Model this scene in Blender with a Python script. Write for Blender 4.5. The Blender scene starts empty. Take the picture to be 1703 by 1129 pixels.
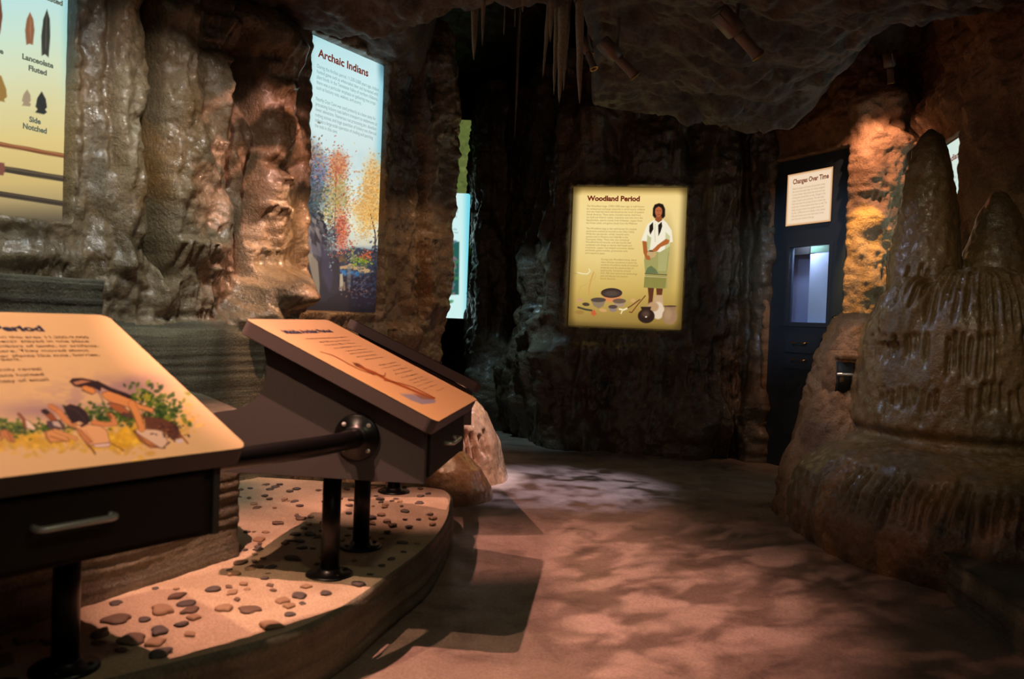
import bpy, bmesh, math, random
import numpy as np
from mathutils import Vector, Matrix

random.seed(7)
RNG = np.random.default_rng(11)
scene = bpy.context.scene
COL = scene.collection

# ------------------------------------------------------------------ camera
CAM_H = 1.15
F_PX = 1400.0
PITCH, ROLL = math.radians(1.39), math.radians(2.2)
fwd = np.array([0, math.cos(PITCH), -math.sin(PITCH)])
up0 = np.array([0, math.sin(PITCH), math.cos(PITCH)])
CR = np.array([1.0, 0, 0]) * math.cos(ROLL) + up0 * math.sin(ROLL)
CU = -np.array([1.0, 0, 0]) * math.sin(ROLL) + up0 * math.cos(ROLL)
CC = np.array([0, 0, CAM_H])
cam_d = bpy.data.cameras.new('camera')
cam_d.sensor_width = 36.0
cam_d.lens = 36.0 * F_PX / 1703.0
cam_d.dof.use_dof = True
cam_d.dof.focus_distance = 6.8
cam_d.dof.aperture_fstop = 3.2
cam_d.clip_start = 0.05
cam = bpy.data.objects.new('camera', cam_d)
COL.objects.link(cam)
cam.matrix_world = Matrix(((CR[0], CU[0], -fwd[0], 0), (CR[1], CU[1], -fwd[1], 0),
                           (CR[2], CU[2], -fwd[2], CAM_H), (0, 0, 0, 1)))
scene.camera = cam

# ------------------------------------------------------------------ world, exposure
scene.view_settings.view_transform = 'Standard'
scene.view_settings.look = 'None'
scene.view_settings.exposure = 0.0
scene.view_settings.gamma = 1.0
scene.view_settings.use_curve_mapping = False
scene.cycles.max_bounces = 7
scene.cycles.diffuse_bounces = 2
scene.cycles.glossy_bounces = 2
world = bpy.data.worlds.new('world')
scene.world = world
world.use_nodes = True
world.node_tree.nodes['Background'].inputs[0].default_value = (0.55, 0.45, 0.40, 1)
world.node_tree.nodes['Background'].inputs[1].default_value = 0.0


def aim(o, target):
    d = Vector(target) - o.location
    o.rotation_euler = d.to_track_quat('-Z', 'Y').to_euler()


def spot(name, loc, target, power, color, angle, blend=0.3, radius=0.02, gobo=None):
    L = bpy.data.lights.new(name, 'SPOT')
    L.energy = power
    L.color = color
    L.spot_size = math.radians(angle)
    L.spot_blend = blend
    L.shadow_soft_size = radius
    if gobo:
        # a leaf-breakup pattern projected by the lamp (light shader varies with direction)
        L.use_nodes = True
        nt = L.node_tree
        em = [n for n in nt.nodes if n.type == 'EMISSION'][0]
        tc = nt.nodes.new('ShaderNodeTexCoord')
        mp = nt.nodes.new('ShaderNodeMapping')
        mp.inputs['Scale'].default_value = gobo['scale']
        mp.inputs['Rotation'].default_value = (0, 0, gobo.get('rot', 0))
        nz = nt.nodes.new('ShaderNodeTexNoise')
        nz.inputs['Scale'].default_value = 1.0
        nz.inputs['Detail'].default_value = 3.0
        nz.inputs['Distortion'].default_value = 0.4
        rp = nt.nodes.new('ShaderNodeMapRange')
        rp.inputs['From Min'].default_value = gobo['lo']
        rp.inputs['From Max'].default_value = gobo['hi']
        rp.inputs['To Min'].default_value = gobo.get('min', 0.08)
        rp.inputs['To Max'].default_value = 1.0
        nt.links.new(tc.outputs['Normal'], mp.inputs['Vector'])
        nt.links.new(mp.outputs[0], nz.inputs['Vector'])
        nt.links.new(nz.outputs[0], rp.inputs['Value'])
        out = rp.outputs[0]
        if 'beam_mask' in gobo:
            # mask added in the light shader: cuts the beam on the display desks' side
            ge = nt.nodes.new('ShaderNodeNewGeometry')
            sx = nt.nodes.new('ShaderNodeSeparateXYZ')
            nt.links.new(ge.outputs['Incoming'], sx.inputs[0])
            dv = nt.nodes.new('ShaderNodeMath')
            dv.operation = 'DIVIDE'
            nt.links.new(sx.outputs[0], dv.inputs[0])
            nt.links.new(sx.outputs[2], dv.inputs[1])
            sh = nt.nodes.new('ShaderNodeMapRange')
            sh.inputs['From Min'].default_value = -gobo['beam_mask'] + 0.03
            sh.inputs['From Max'].default_value = -gobo['beam_mask'] - 0.03
            nt.links.new(dv.outputs[0], sh.inputs['Value'])
            ml = nt.nodes.new('ShaderNodeMath')
            ml.operation = 'MULTIPLY'
            nt.links.new(out, ml.inputs[0])
            nt.links.new(sh.outputs[0], ml.inputs[1])
            out = ml.outputs[0]
        nt.links.new(out, em.inputs['Strength'])
    o = bpy.data.objects.new(name, L)
    o.location = loc
    aim(o, target)
    COL.objects.link(o)
    return o


def area(name, loc, target, power, color, sx, sy):
    L = bpy.data.lights.new(name, 'AREA')
    L.shape = 'RECTANGLE'
    L.size, L.size_y = sx, sy
    L.energy = power
    L.color = color
    o = bpy.data.objects.new(name, L)
    o.location = loc
    aim(o, target)
    COL.objects.link(o)
    return o


# lamps and added fill lights
PINK = (1.0, 0.49, 0.39)
spot('desk_spot', (-0.98, 2.38, 2.84), (-0.25, 3.20, 0.0), 400, PINK, 54, 0.5, 0.012)
spot('near_desk_spot', (-1.35, 1.85, 2.80), (-1.10, 2.05, 0.9), 170, (1.0, 0.62, 0.42), 60, 0.5, 0.015)
spot('far_desk_spot', (-0.95, 3.95, 2.62), (-0.35, 4.70, 0.2), 180, PINK, 50, 0.5, 0.012)
spot('path_spot', (-0.94, 2.42, 2.84), (0.08, 3.60, 0.0), 620, (1.0, 0.56, 0.45), 48, 0.9, 0.012,
     gobo=dict(scale=(19, 11, 19), lo=0.45, hi=0.56, min=0.02, beam_mask=0.42))
spot('wide_path_spot', (-0.90, 2.30, 2.84), (0.8, 3.0, 0.0), 60, (1.0, 0.50, 0.32), 70, 0.8, 0.012,
     gobo=dict(scale=(16, 9, 16), lo=0.52, hi=0.60, min=0.0, beam_mask=0.42))
spot('blue_path_spot', (0.7, 6.3, 2.8), (0.38, 5.9, 0.0), 300, (0.74, 0.72, 1.0), 36, 0.8, 0.02,
     gobo=dict(scale=(14, 14, 14), lo=0.40, hi=0.52, min=0.05))
spot('yellow_path_spot', (1.9, 5.9, 2.85), (1.75, 6.9, 0.0), 120, (1.0, 0.62, 0.16), 36, 0.7, 0.02,
     gobo=dict(scale=(12, 12, 12), lo=0.46, hi=0.54, min=0.04))
spot('wall_spot', (-0.45, 3.7, 2.84), (-1.38, 4.85, 1.75), 210, (1.0, 0.56, 0.46), 46, 0.6, 0.015,
     gobo=dict(scale=(8, 8, 8), lo=0.49, hi=0.55, min=0.05))
spot('low_wall_spot', (-0.55, 4.4, 2.7), (-1.26, 5.05, 1.15), 230, (1.0, 0.56, 0.32), 40, 0.6, 0.02)
spot('pillar_spot', (-0.35, 5.2, 2.8), (-0.62, 6.1, 1.2), 40, (1.0, 0.60, 0.34), 44, 0.7, 0.02)
spot('rock_spot', (2.50, 5.92, 2.95), (2.80, 6.40, 2.2), 70, (1.0, 0.54, 0.34), 74, 0.8, 0.015)
spot('rock_yellow_spot', (2.28, 5.9, 2.75), (2.62, 6.30, 1.85), 150, (1.0, 0.62, 0.10), 26, 0.6, 0.015)
spot('heap_spot', (1.75, 5.0, 2.75), (2.06, 5.15, 0.9), 60, (1.0, 0.62, 0.38), 14, 0.6, 0.02)
spot('cabinet_spot', (0.9, 4.4, 2.7), (2.3, 6.8, 1.7), 130, (0.50, 0.74, 1.0), 30, 0.8, 0.03)
spot('sign_glow_fill', (-0.30, 7.3, 2.9), (0.08, 8.1, 0.6), 75, (0.5, 0.85, 1.0), 40, 0.9, 0.03)  # added lamp standing in for the cyan sign's glow on the boulder
spot('dome_spot', (-0.02, 5.25, 2.45), (-0.36, 5.38, 0.2), 110, (1.0, 0.56, 0.34), 15, 0.5, 0.02)
spot('cone_spot', (0.35, 5.5, 2.8), (-0.25, 6.0, 0.4), 420, (0.98, 0.88, 1.0), 22, 0.6, 0.02)
spot('mound_spot', (0.8, 2.4, 2.8), (2.55, 4.6, 1.10), 62, (1.0, 0.90, 0.58), 48, 0.9, 0.04)
spot('mound_blue_spot', (0.3, 5.2, 2.7), (1.95, 4.9, 1.2), 70, (0.55, 0.72, 1.0), 44, 0.9, 0.02)
spot('curtain_spot', (-1.15, 3.15, 2.86), (-1.90, 4.25, 1.2), 130, (1.0, 0.92, 0.78), 84, 0.8, 0.02)
spot('column_spot', (-1.15, 2.9, 2.72), (-2.02, 3.80, 1.4), 75, (0.86, 1.0, 0.96), 70, 0.8, 0.02)
spot('platform_fill', (0.9, 1.0, 2.7), (-0.6, 2.5, 0.1), 26, (1.0, 0.95, 0.60), 50, 0.9, 0.08)  # added faint fill to brighten the platform's side, no real fixture
area('ambient_fill', (0.6, -0.6, 2.7), (0.8, 5.0, 1.0), 5, (1.0, 0.86, 0.74), 3.0, 1.2)  # added unseen ambient fill that lifts the dark rock, no real fixture


# ------------------------------------------------------------------ camera-ray helpers
def ray(x, y):
    return fwd + CR * (x - 851.5) / F_PX - CU * (y - 564.5) / F_PX


def atY(x, y, Y):
    d = ray(x, y)
    return CC + d * Y / d[1]


def atZ(x, y, Z):
    d = ray(x, y)
    return CC + d * (Z - CAM_H) / d[2]


# ------------------------------------------------------------------ noise
def _hash(ix, iy, iz, seed):
    n = (ix * 73856093) ^ (iy * 19349663) ^ (iz * 83492791) ^ (seed * 374761393)
    n &= 0xffffffff
    n = ((n ^ (n >> 13)) * 1274126177) & 0xffffffff
    n = ((n ^ (n >> 15)) * 668265263) & 0xffffffff
    return ((n ^ (n >> 16)) & 0xffff)


def vnoise(x, y, z, seed=0):
    x, y, z = np.broadcast_arrays(x, y, z)
    fx, fy, fz = np.floor(x), np.floor(y), np.floor(z)
    ix, iy, iz = fx.astype(np.int64), fy.astype(np.int64), fz.astype(np.int64)
    tx, ty, tz = x - fx, y - fy, z - fz
    tx, ty, tz = [t * t * t * (t * (t * 6 - 15) + 10) for t in (tx, ty, tz)]
    r = 0
    for a in (0, 1):
        wx = tx if a else 1 - tx
        for b in (0, 1):
            wy = ty if b else 1 - ty
            for c in (0, 1):
                wz = tz if c else 1 - tz
                r = r + wx * wy * wz * (_hash(ix + a, iy + b, iz + c, seed) / 32768.0 - 1.0)
    return r


def fbm(x, y, z, octv=4, seed=0, gain=0.5):
    s, a, t = 0, 1.0, 0
    for k in range(octv):
        s = s + a * vnoise(x * 2 ** k + 13.7 * k, y * 2 ** k + 7.1 * k, z * 2 ** k, seed + k)
        t += a
        a *= gain
    return s / t


def worley(x, y, z, seed=0):
    fx, fy, fz = [np.floor(v).astype(np.int64) for v in (x, y, z)]
    best = np.full(x.shape, 9.0)
    for a in (-1, 0, 1):
        for b in (-1, 0, 1):
            for c in (-1, 0, 1):
                ix, iy, iz = fx + a, fy + b, fz + c
                px = ix + _hash(ix, iy, iz, seed) / 65536.0
                py = iy + _hash(ix, iy, iz, seed + 1) / 65536.0
                pz = iz + _hash(ix, iy, iz, seed + 2) / 65536.0
                best = np.minimum(best, (px - x) ** 2 + (py - y) ** 2 + (pz - z) ** 2)
    return np.sqrt(best)


def sstep(a, b, x):
    t = np.clip((x - a) / (b - a), 0, 1)
    return t * t * (3 - 2 * t)


# ------------------------------------------------------------------ materials
def srgb(r, g, b):
    return tuple(((c / 255) / 12.92 if c / 255 <= 0.04045 else ((c / 255 + 0.055) / 1.055) ** 2.4) for c in (r, g, b)) + (1,)


def new_mat(name):
    m = bpy.data.materials.new(name)
    m.use_nodes = True
    nt = m.node_tree
    return m, nt, nt.nodes['Principled BSDF']


def N(nt, t, **kw):
    n = nt.nodes.new(t)
    for k, v in kw.items():
        if k.startswith('i_'):
            n.inputs[k[2:].replace('_', ' ')].default_value = v
        else:
            setattr(n, k, v)
    return n


def plain(name, color, rough=0.5, metal=0.0, spec=0.5, grain=0.0, gscale=200):
    m, nt, b = new_mat(name)
    b.inputs['Roughness'].default_value = rough
    b.inputs['Metallic'].default_value = metal
    b.inputs['Specular IOR Level'].default_value = spec
    tc = N(nt, 'ShaderNodeTexCoord')
    nz = N(nt, 'ShaderNodeTexNoise', i_Scale=gscale, i_Detail=3.0)
    nt.links.new(tc.outputs['Object'], nz.inputs['Vector'])
    rp = N(nt, 'ShaderNodeValToRGB')
    c = color[:3]
    rp.color_ramp.elements[0].color = tuple(v * (0.88) for v in c) + (1,)
    rp.color_ramp.elements[1].color = tuple(min(1, v * 1.1) for v in c) + (1,)
    rp.color_ramp.elements[0].position, rp.color_ramp.elements[1].position = 0.3, 0.7
    nt.links.new(nz.outputs[0], rp.inputs[0])
    nt.links.new(rp.outputs[0], b.inputs['Base Color'])
    if grain:
        bp = N(nt, 'ShaderNodeBump', i_Strength=grain, i_Distance=0.001)
        nt.links.new(nz.outputs[0], bp.inputs['Height'])
        nt.links.new(bp.outputs[0], b.inputs['Normal'])
    return m


def rock_mat(name, dark, mid, light, tint, rough=(0.28, 0.6), bump=0.6, fine=70.0, strata=False, sz=0.3, spec=0.5, scale=1.0):
    m, nt, b = new_mat(name)
    L = nt.links.new
    tc = N(nt, 'ShaderNodeTexCoord')
    mp = N(nt, 'ShaderNodeMapping')
    mp.inputs['Scale'].default_value = (1, 1, sz)
    L(tc.outputs['Object'], mp.inputs['Vector'])
    big = N(nt, 'ShaderNodeTexNoise', i_Scale=2.2 * scale, i_Detail=6.0, i_Roughness=0.6, i_Distortion=0.6)
    L(mp.outputs[0], big.inputs['Vector'])
    ramp = N(nt, 'ShaderNodeValToRGB')
    e = ramp.color_ramp.elements
    e[0].position, e[0].color = 0.32, dark
    e[1].position, e[1].color = 0.70, light
    k = e.new(0.5)
    k.color = mid
    L(big.outputs[0], ramp.inputs[0])
    pat = N(nt, 'ShaderNodeTexNoise', i_Scale=1.3 * scale, i_Detail=3.0, i_Distortion=1.2)
    mp2 = N(nt, 'ShaderNodeMapping')
    mp2.inputs['Location'].default_value = (5, 3, 8)
    mp2.inputs['Scale'].default_value = (1, 1, 0.6)
    L(tc.outputs['Object'], mp2.inputs['Vector'])
    L(mp2.outputs[0], pat.inputs['Vector'])
    pr = N(nt, 'ShaderNodeMapRange')
    pr.inputs['From Min'].default_value, pr.inputs['From Max'].default_value = 0.5, 0.68
    pr.inputs['To Max'].default_value = 0.8
    L(pat.outputs[0], pr.inputs['Value'])
    mix = N(nt, 'ShaderNodeMix', data_type='RGBA')
    L(pr.outputs[0], mix.inputs['Factor'])
    L(ramp.outputs[0], mix.inputs['A'])
    mix.inputs['B'].default_value = tint
    col = mix.outputs['Result']
    fn = N(nt, 'ShaderNodeTexNoise', i_Scale=fine, i_Detail=5.0, i_Roughness=0.65)
    L(tc.outputs['Object'], fn.inputs['Vector'])
    fr = N(nt, 'ShaderNodeMapRange')
    fr.inputs['From Min'].default_value, fr.inputs['From Max'].default_value = 0.35, 0.65
    fr.inputs['To Min'].default_value, fr.inputs['To Max'].default_value = 0.72, 1.2
    L(fn.outputs[0], fr.inputs['Value'])
    mul = N(nt, 'ShaderNodeMix', data_type='RGBA', blend_type='MULTIPLY')
    mul.inputs['Factor'].default_value = 1.0
    L(col, mul.inputs['A'])
    L(fr.outputs[0], mul.inputs['B'])
    col = mul.outputs['Result']
    h = fn.outputs[0]
    if strata:
        sm = N(nt, 'ShaderNodeMapping')
        sm.inputs['Scale'].default_value = (0.7, 0.7, 24)
        L(tc.outputs['Object'], sm.inputs['Vector'])
        sn = N(nt, 'ShaderNodeTexNoise', i_Scale=1.0, i_Detail=5.0, i_Distortion=0.25)
        L(sm.outputs[0], sn.inputs['Vector'])
        sr = N(nt, 'ShaderNodeMapRange')
        sr.inputs['From Min'].default_value, sr.inputs['From Max'].default_value = 0.38, 0.62
        sr.inputs['To Min'].default_value, sr.inputs['To Max'].default_value = 0.55, 1.15
        L(sn.outputs[0], sr.inputs['Value'])
        m2 = N(nt, 'ShaderNodeMix', data_type='RGBA', blend_type='MULTIPLY')
        m2.inputs['Factor'].default_value = 1.0
        L(col, m2.inputs['A'])
        L(sr.outputs[0], m2.inputs['B'])
        col = m2.outputs['Result']
        ad = N(nt, 'ShaderNodeMath', operation='ADD')
        L(fn.outputs[0], ad.inputs[0])
        L(sn.outputs[0], ad.inputs[1])
        h = ad.outputs[0]
    L(col, b.inputs['Base Color'])
    rr = N(nt, 'ShaderNodeMapRange')
    rr.inputs['From Min'].default_value, rr.inputs['From Max'].default_value = 0.4, 0.62
    rr.inputs['To Min'].default_value, rr.inputs['To Max'].default_value = rough
    rn = N(nt, 'ShaderNodeTexNoise', i_Scale=4.0, i_Detail=4.0)
    L(mp.outputs[0], rn.inputs['Vector'])
    L(rn.outputs[0], rr.inputs['Value'])
    L(rr.outputs[0], b.inputs['Roughness'])
    b.inputs['Specular IOR Level'].default_value = spec
    bp = N(nt, 'ShaderNodeBump', i_Strength=bump, i_Distance=0.012)
    L(h, bp.inputs['Height'])
    L(bp.outputs[0], b.inputs['Normal'])
    bc = N(nt, 'ShaderNodeBump', i_Strength=bump * 0.4, i_Distance=0.008)
    L(h, bc.inputs['Height'])
    L(bc.outputs[0], b.inputs['Coat Normal'])
    return m


M = {}
M['rock_left'] = rock_mat('wet_flowstone', srgb(58, 48, 36), srgb(116, 98, 74), srgb(150, 130, 104), srgb(126, 88, 46), rough=(0.16, 0.42), bump=0.9, spec=0.6, fine=55)
M['rock_back'] = rock_mat('dim_flowstone', srgb(58, 50, 40), srgb(92, 78, 58), srgb(118, 100, 76), srgb(106, 78, 46), rough=(0.16, 0.4), bump=1.0, spec=0.6, fine=50)
M['rock_right'] = rock_mat('brown_flowstone', srgb(78, 60, 38), srgb(112, 86, 54), srgb(136, 106, 70), srgb(120, 84, 44), rough=(0.2, 0.45), bump=0.7, spec=0.5, fine=60)
M['rock_rough'] = rock_mat('rough_cave_rock', srgb(98, 66, 44), srgb(142, 104, 72), srgb(176, 134, 100), srgb(150, 106, 60), rough=(0.45, 0.75), bump=0.9, sz=0.8)
M['ceiling'] = rock_mat('ceiling_rock', srgb(62, 54, 50), srgb(92, 82, 74), srgb(112, 100, 92), srgb(80, 68, 56), rough=(0.5, 0.8), bump=0.8, sz=1.0, fine=45)
M['pale_rock'] = rock_mat('pale_wet_flowstone', srgb(130, 92, 66), srgb(170, 128, 96), srgb(196, 156, 124), srgb(166, 116, 76), rough=(0.12, 0.3), bump=0.6, fine=30)
_c = M['pale_rock'].node_tree.nodes['Principled BSDF']
_c.inputs['Coat Weight'].default_value = 1.0
_c.inputs['Coat Roughness'].default_value = 0.07
for _k in ('rock_left', 'rock_right', 'rock_back'):
    _c = M[_k].node_tree.nodes['Principled BSDF']
    _c.inputs['Coat Weight'].default_value = 0.55
    _c.inputs['Coat Roughness'].default_value = 0.12
M['strata'] = rock_mat('layered_sandstone', srgb(74, 70, 56), srgb(108, 101, 82), srgb(134, 126, 104), srgb(92, 84, 66), rough=(0.45, 0.75), bump=0.8, strata=True, fine=90)
M['sand'] = rock_mat('pale_sand', srgb(170, 146, 118), srgb(186, 162, 134), srgb(200, 178, 150), srgb(160, 136, 108), rough=(0.75, 0.9), bump=0.3, sz=1.0, fine=180, spec=0.2)
M['floor'] = rock_mat('stained_concrete', srgb(104, 86, 76), srgb(146, 124, 110), srgb(160, 138, 124), srgb(150, 128, 114), rough=(0.35, 0.6), bump=0.12, sz=1.0, fine=110, spec=0.4, scale=1.6)
M['stalactite'] = rock_mat('pale_dripstone', srgb(120, 104, 84), srgb(158, 140, 116), srgb(180, 164, 140), srgb(140, 118, 90), rough=(0.3, 0.5), bump=0.3, fine=60)
M['cabinet'] = plain('taupe_laminate', srgb(76, 70, 68), 0.62, spec=0.3)
M['cabinet_dark'] = plain('dark_laminate', srgb(44, 36, 31), 0.6, spec=0.25)
M['slab_edge'] = plain('slab_edge_laminate', srgb(86, 76, 72), 0.5, spec=0.4)
M['black_steel'] = plain('black_powder_coated_steel', srgb(10, 8, 8), 0.34, spec=0.4)
M['chrome'] = plain('brushed_steel', srgb(214, 212, 206), 0.32, metal=0.45)
M['bronze'] = plain('brass', srgb(190, 150, 80), 0.3, metal=1.0)
M['navy'] = plain('navy_black_paint', srgb(46, 54, 64), 0.42, spec=0.5, grain=0.15)
M['navy_light'] = plain('drawer_paint', srgb(49, 58, 68), 0.42, spec=0.5)
M['black'] = plain('matt_black', srgb(10, 10, 10), 0.7)
M['lamp_body'] = plain('beige_enamel', srgb(126, 104, 90), 0.45)
M['pebble_a'] = plain('brown_pebble', srgb(104, 82, 66), 0.7, gscale=60)
M['pebble_b'] = plain('grey_pebble', srgb(84, 74, 68), 0.7, gscale=60)
M['pebble_c'] = plain('tan_pebble', srgb(150, 120, 90), 0.7, gscale=60)


def emis(name, color, strength=1.0):
    m, nt, b = new_mat(name)
    b.inputs['Base Color'].default_value = (0.02, 0.02, 0.02, 1)
    b.inputs['Roughness'].default_value = 0.35
    b.inputs['Emission Color'].default_value = color
    b.inputs['Emission Strength'].default_value = strength
    return m


def vcol_mat(name, emission=0.0, rough=0.5, attr='paint'):
    m, nt, b = new_mat(name)
    a = N(nt, 'ShaderNodeAttribute', attribute_name=attr)
    if emission:
        b.inputs['Base Color'].default_value = (0.02, 0.02, 0.02, 1)
        nt.links.new(a.outputs['Color'], b.inputs['Emission Color'])
        b.inputs['Emission Strength'].default_value = emission
    else:
        nt.links.new(a.outputs['Color'], b.inputs['Base Color'])
    b.inputs['Roughness'].default_value = rough
    return m


# ------------------------------------------------------------------ object helpers
def link(name, me, parent=None, mat=None, smooth=True):
    o = bpy.data.objects.new(name, me)
    COL.objects.link(o)
    if parent is not None:
        o.parent = parent
    if mat is not None:
        me.materials.append(mat)
    if smooth:
        me.polygons.foreach_set('use_smooth', np.ones(len(me.polygons), dtype=bool))
    return o


def tag(o, label=None, cat=None, group=None, kind=None):
    if label:
        o['label'] = label
    if cat:
        o['category'] = cat
    if group:
        o['group'] = group
    if kind:
        o['kind'] = kind
    return o


def empty(name, mat=None, label=None, cat=None, group=None):
    o = bpy.data.objects.new(name, None)
    o.empty_display_size = 0.1
    COL.objects.link(o)
    if mat is not None:
        o.matrix_world = mat
    return tag(o, label, cat, group)


def grid_mesh(name, P, cols=None, attr='paint'):
    """P: (n, m, 3) array -> quad grid mesh"""
    n, m = P.shape[:2]
    me = bpy.data.meshes.new(name)
    me.vertices.add(n * m)
    me.vertices.foreach_set('co', P.reshape(-1).astype(np.float32))
    i = np.arange(n * m).reshape(n, m)
    q = np.stack([i[:-1, :-1], i[1:, :-1], i[1:, 1:], i[:-1, 1:]], -1).reshape(-1, 4)
    me.loops.add(q.size)
    me.loops.foreach_set('vertex_index', q.reshape(-1).astype(np.int32))
    me.polygons.add(len(q))
    me.polygons.foreach_set('loop_start', (np.arange(len(q)) * 4).astype(np.int32))
    me.update(calc_edges=True)
    if cols is not None:
        ca = me.color_attributes.new(attr, 'FLOAT_COLOR', 'POINT')
        c4 = np.ones((n * m, 4), dtype=np.float32)
        c4[:, :3] = cols.reshape(-1, 3)
        ca.data.foreach_set('color', c4.reshape(-1))
    return me


def bm_mesh(name, bm):
    me = bpy.data.meshes.new(name)
    bmesh.ops.recalc_face_normals(bm, faces=bm.faces)
    bm.to_mesh(me)
    bm.free()
    return me


def box_mesh(name, x0, x1, y0, y1, z0, z1, bevel=0.004, seg=2):
    bm = bmesh.new()
    vs = [bm.verts.new((x, y, z)) for x in (x0, x1) for y in (y0, y1) for z in (z0, z1)]
    for f in ((0, 1, 3, 2), (4, 6, 7, 5), (0, 4, 5, 1), (2, 3, 7, 6), (0, 2, 6, 4), (1, 5, 7, 3)):
        bm.faces.new([vs[k] for k in f])
    if bevel:
        bmesh.ops.bevel(bm, geom=bm.edges[:], offset=bevel, segments=seg, affect='EDGES')
    return bm_mesh(name, bm)


def prism_mesh(name, pts, axis_vec, bevel=0.003):
    """pts: list of 3-D points of a flat polygon, extruded by axis_vec"""
    bm = bmesh.new()
    f = bm.faces.new([bm.verts.new(p) for p in pts])
    r = bmesh.ops.extrude_face_region(bm, geom=[f])
    vs = [v for v in r['geom'] if isinstance(v, bmesh.types.BMVert)]
    bmesh.ops.translate(bm, vec=axis_vec, verts=vs)
    bmesh.ops.recalc_face_normals(bm, faces=bm.faces)
    if bevel:
        ed = [e for e in bm.edges if e.calc_face_angle(0) > 0.6]
        bmesh.ops.bevel(bm, geom=ed, offset=bevel, segments=2, affect='EDGES')
    return bm_mesh(name, bm)


def lathe_mesh(name, prof, seg=32, axis='Z'):
    """prof: list of (r, z)"""
    bm = bmesh.new()
    rings = []
    for r, z in prof:
        if r < 1e-5:
            rings.append([bm.verts.new((0, 0, z))])
        else:
            rings.append([bm.verts.new((r * math.cos(2 * math.pi * k / seg), r * math.sin(2 * math.pi * k / seg), z)) for k in range(seg)])
    for a, b in zip(rings[:-1], rings[1:]):
        for k in range(seg):
            k2 = (k + 1) % seg
            if len(a) == 1 and len(b) > 1:
                bm.faces.new((a[0], b[k], b[k2]))
            elif len(b) == 1 and len(a) > 1:
                bm.faces.new((a[k], b[0], a[k2]))
            elif len(a) > 1:
                bm.faces.new((a[k], b[k], b[k2], a[k2]))
    return bm_mesh(name, bm)


def tube_mesh(name, pts, r, seg=16, cap=True):
    bm = bmesh.new()
    pts = [Vector(p) for p in pts]
    rs = r if isinstance(r, (list, tuple)) else [r] * len(pts)
    prev = None
    ref = Vector((0, 0, 1))
    d0 = (pts[1] - pts[0]).normalized()
    if abs(d0.dot(ref)) > 0.95:
        ref = Vector((1, 0, 0))
    for i, p in enumerate(pts):
        d = (pts[min(i + 1, len(pts) - 1)] - pts[max(i - 1, 0)]).normalized()
        u = d.cross(ref).normalized()
        v = u.cross(d).normalized()
        ring = [bm.verts.new(p + (u * math.cos(2 * math.pi * k / seg) + v * math.sin(2 * math.pi * k / seg)) * rs[i]) for k in range(seg)]
        if prev:
            for k in range(seg):
                bm.faces.new((prev[k], prev[(k + 1) % seg], ring[(k + 1) % seg], ring[k]))
        elif cap:
            bm.faces.new(ring[::-1])
        prev = ring
    if cap:
        bm.faces.new(prev)
    return bm_mesh(name, bm)


def transform_mesh(me, mat):
    me.transform(mat)
    return me


def text_mesh(body, size, bold=0.0, align='LEFT', space=1.0, line=1.0):
    cu = bpy.data.curves.new('lettering', 'FONT')
    cu.body = body
    cu.size = size
    cu.offset = bold * size
    cu.align_x = align
    cu.align_y = 'TOP'
    cu.space_character = space
    cu.space_line = line
    cu.resolution_u = 3
    t = bpy.data.objects.new('lettering', cu)
    COL.objects.link(t)
    dg = bpy.context.evaluated_depsgraph_get()
    me = bpy.data.meshes.new_from_object(t.evaluated_get(dg))
    bpy.data.objects.remove(t)
    bpy.data.curves.remove(cu)
    me.materials.clear()
    return me


def lettering(name, body, x, y, size, mat, parent, z=0.0015, bold=0.0, align='LEFT', space=1.0, line=1.0, width=None, rot=0.0):
    """x, y: panel coordinates of the block's top-left, size in metres; width: squeeze to this width"""
    me = text_mesh(body, size, bold, align, space, line)
    v = np.zeros(len(me.vertices) * 3, dtype=np.float32)
    me.vertices.foreach_get('co', v)
    v = v.reshape(-1, 3)
    if width is not None and len(v):
        v[:, 0] *= width / max(1e-6, v[:, 0].max() - min(0, v[:, 0].min()))
    c, s = math.cos(rot), math.sin(rot)
    X = v[:, 0] * c - v[:, 1] * s
    Y = v[:, 0] * s + v[:, 1] * c
    v[:, 0], v[:, 1], v[:, 2] = X + x, Y + y, z
    me.vertices.foreach_set('co', v.reshape(-1))
    return link(name, me, parent, mat, smooth=False)


# ------------------------------------------------------------------ rock sheets
def smooth_path(pts, n_iter=2):
    p = np.array(pts, float)
    for _ in range(n_iter):
        q = [p[0]]
        for a, b in zip(p[:-1], p[1:]):
            q += [a * 0.75 + b * 0.25, a * 0.25 + b * 0.75]
        q.append(p[-1])
        p = np.array(q)
    return p


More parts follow.
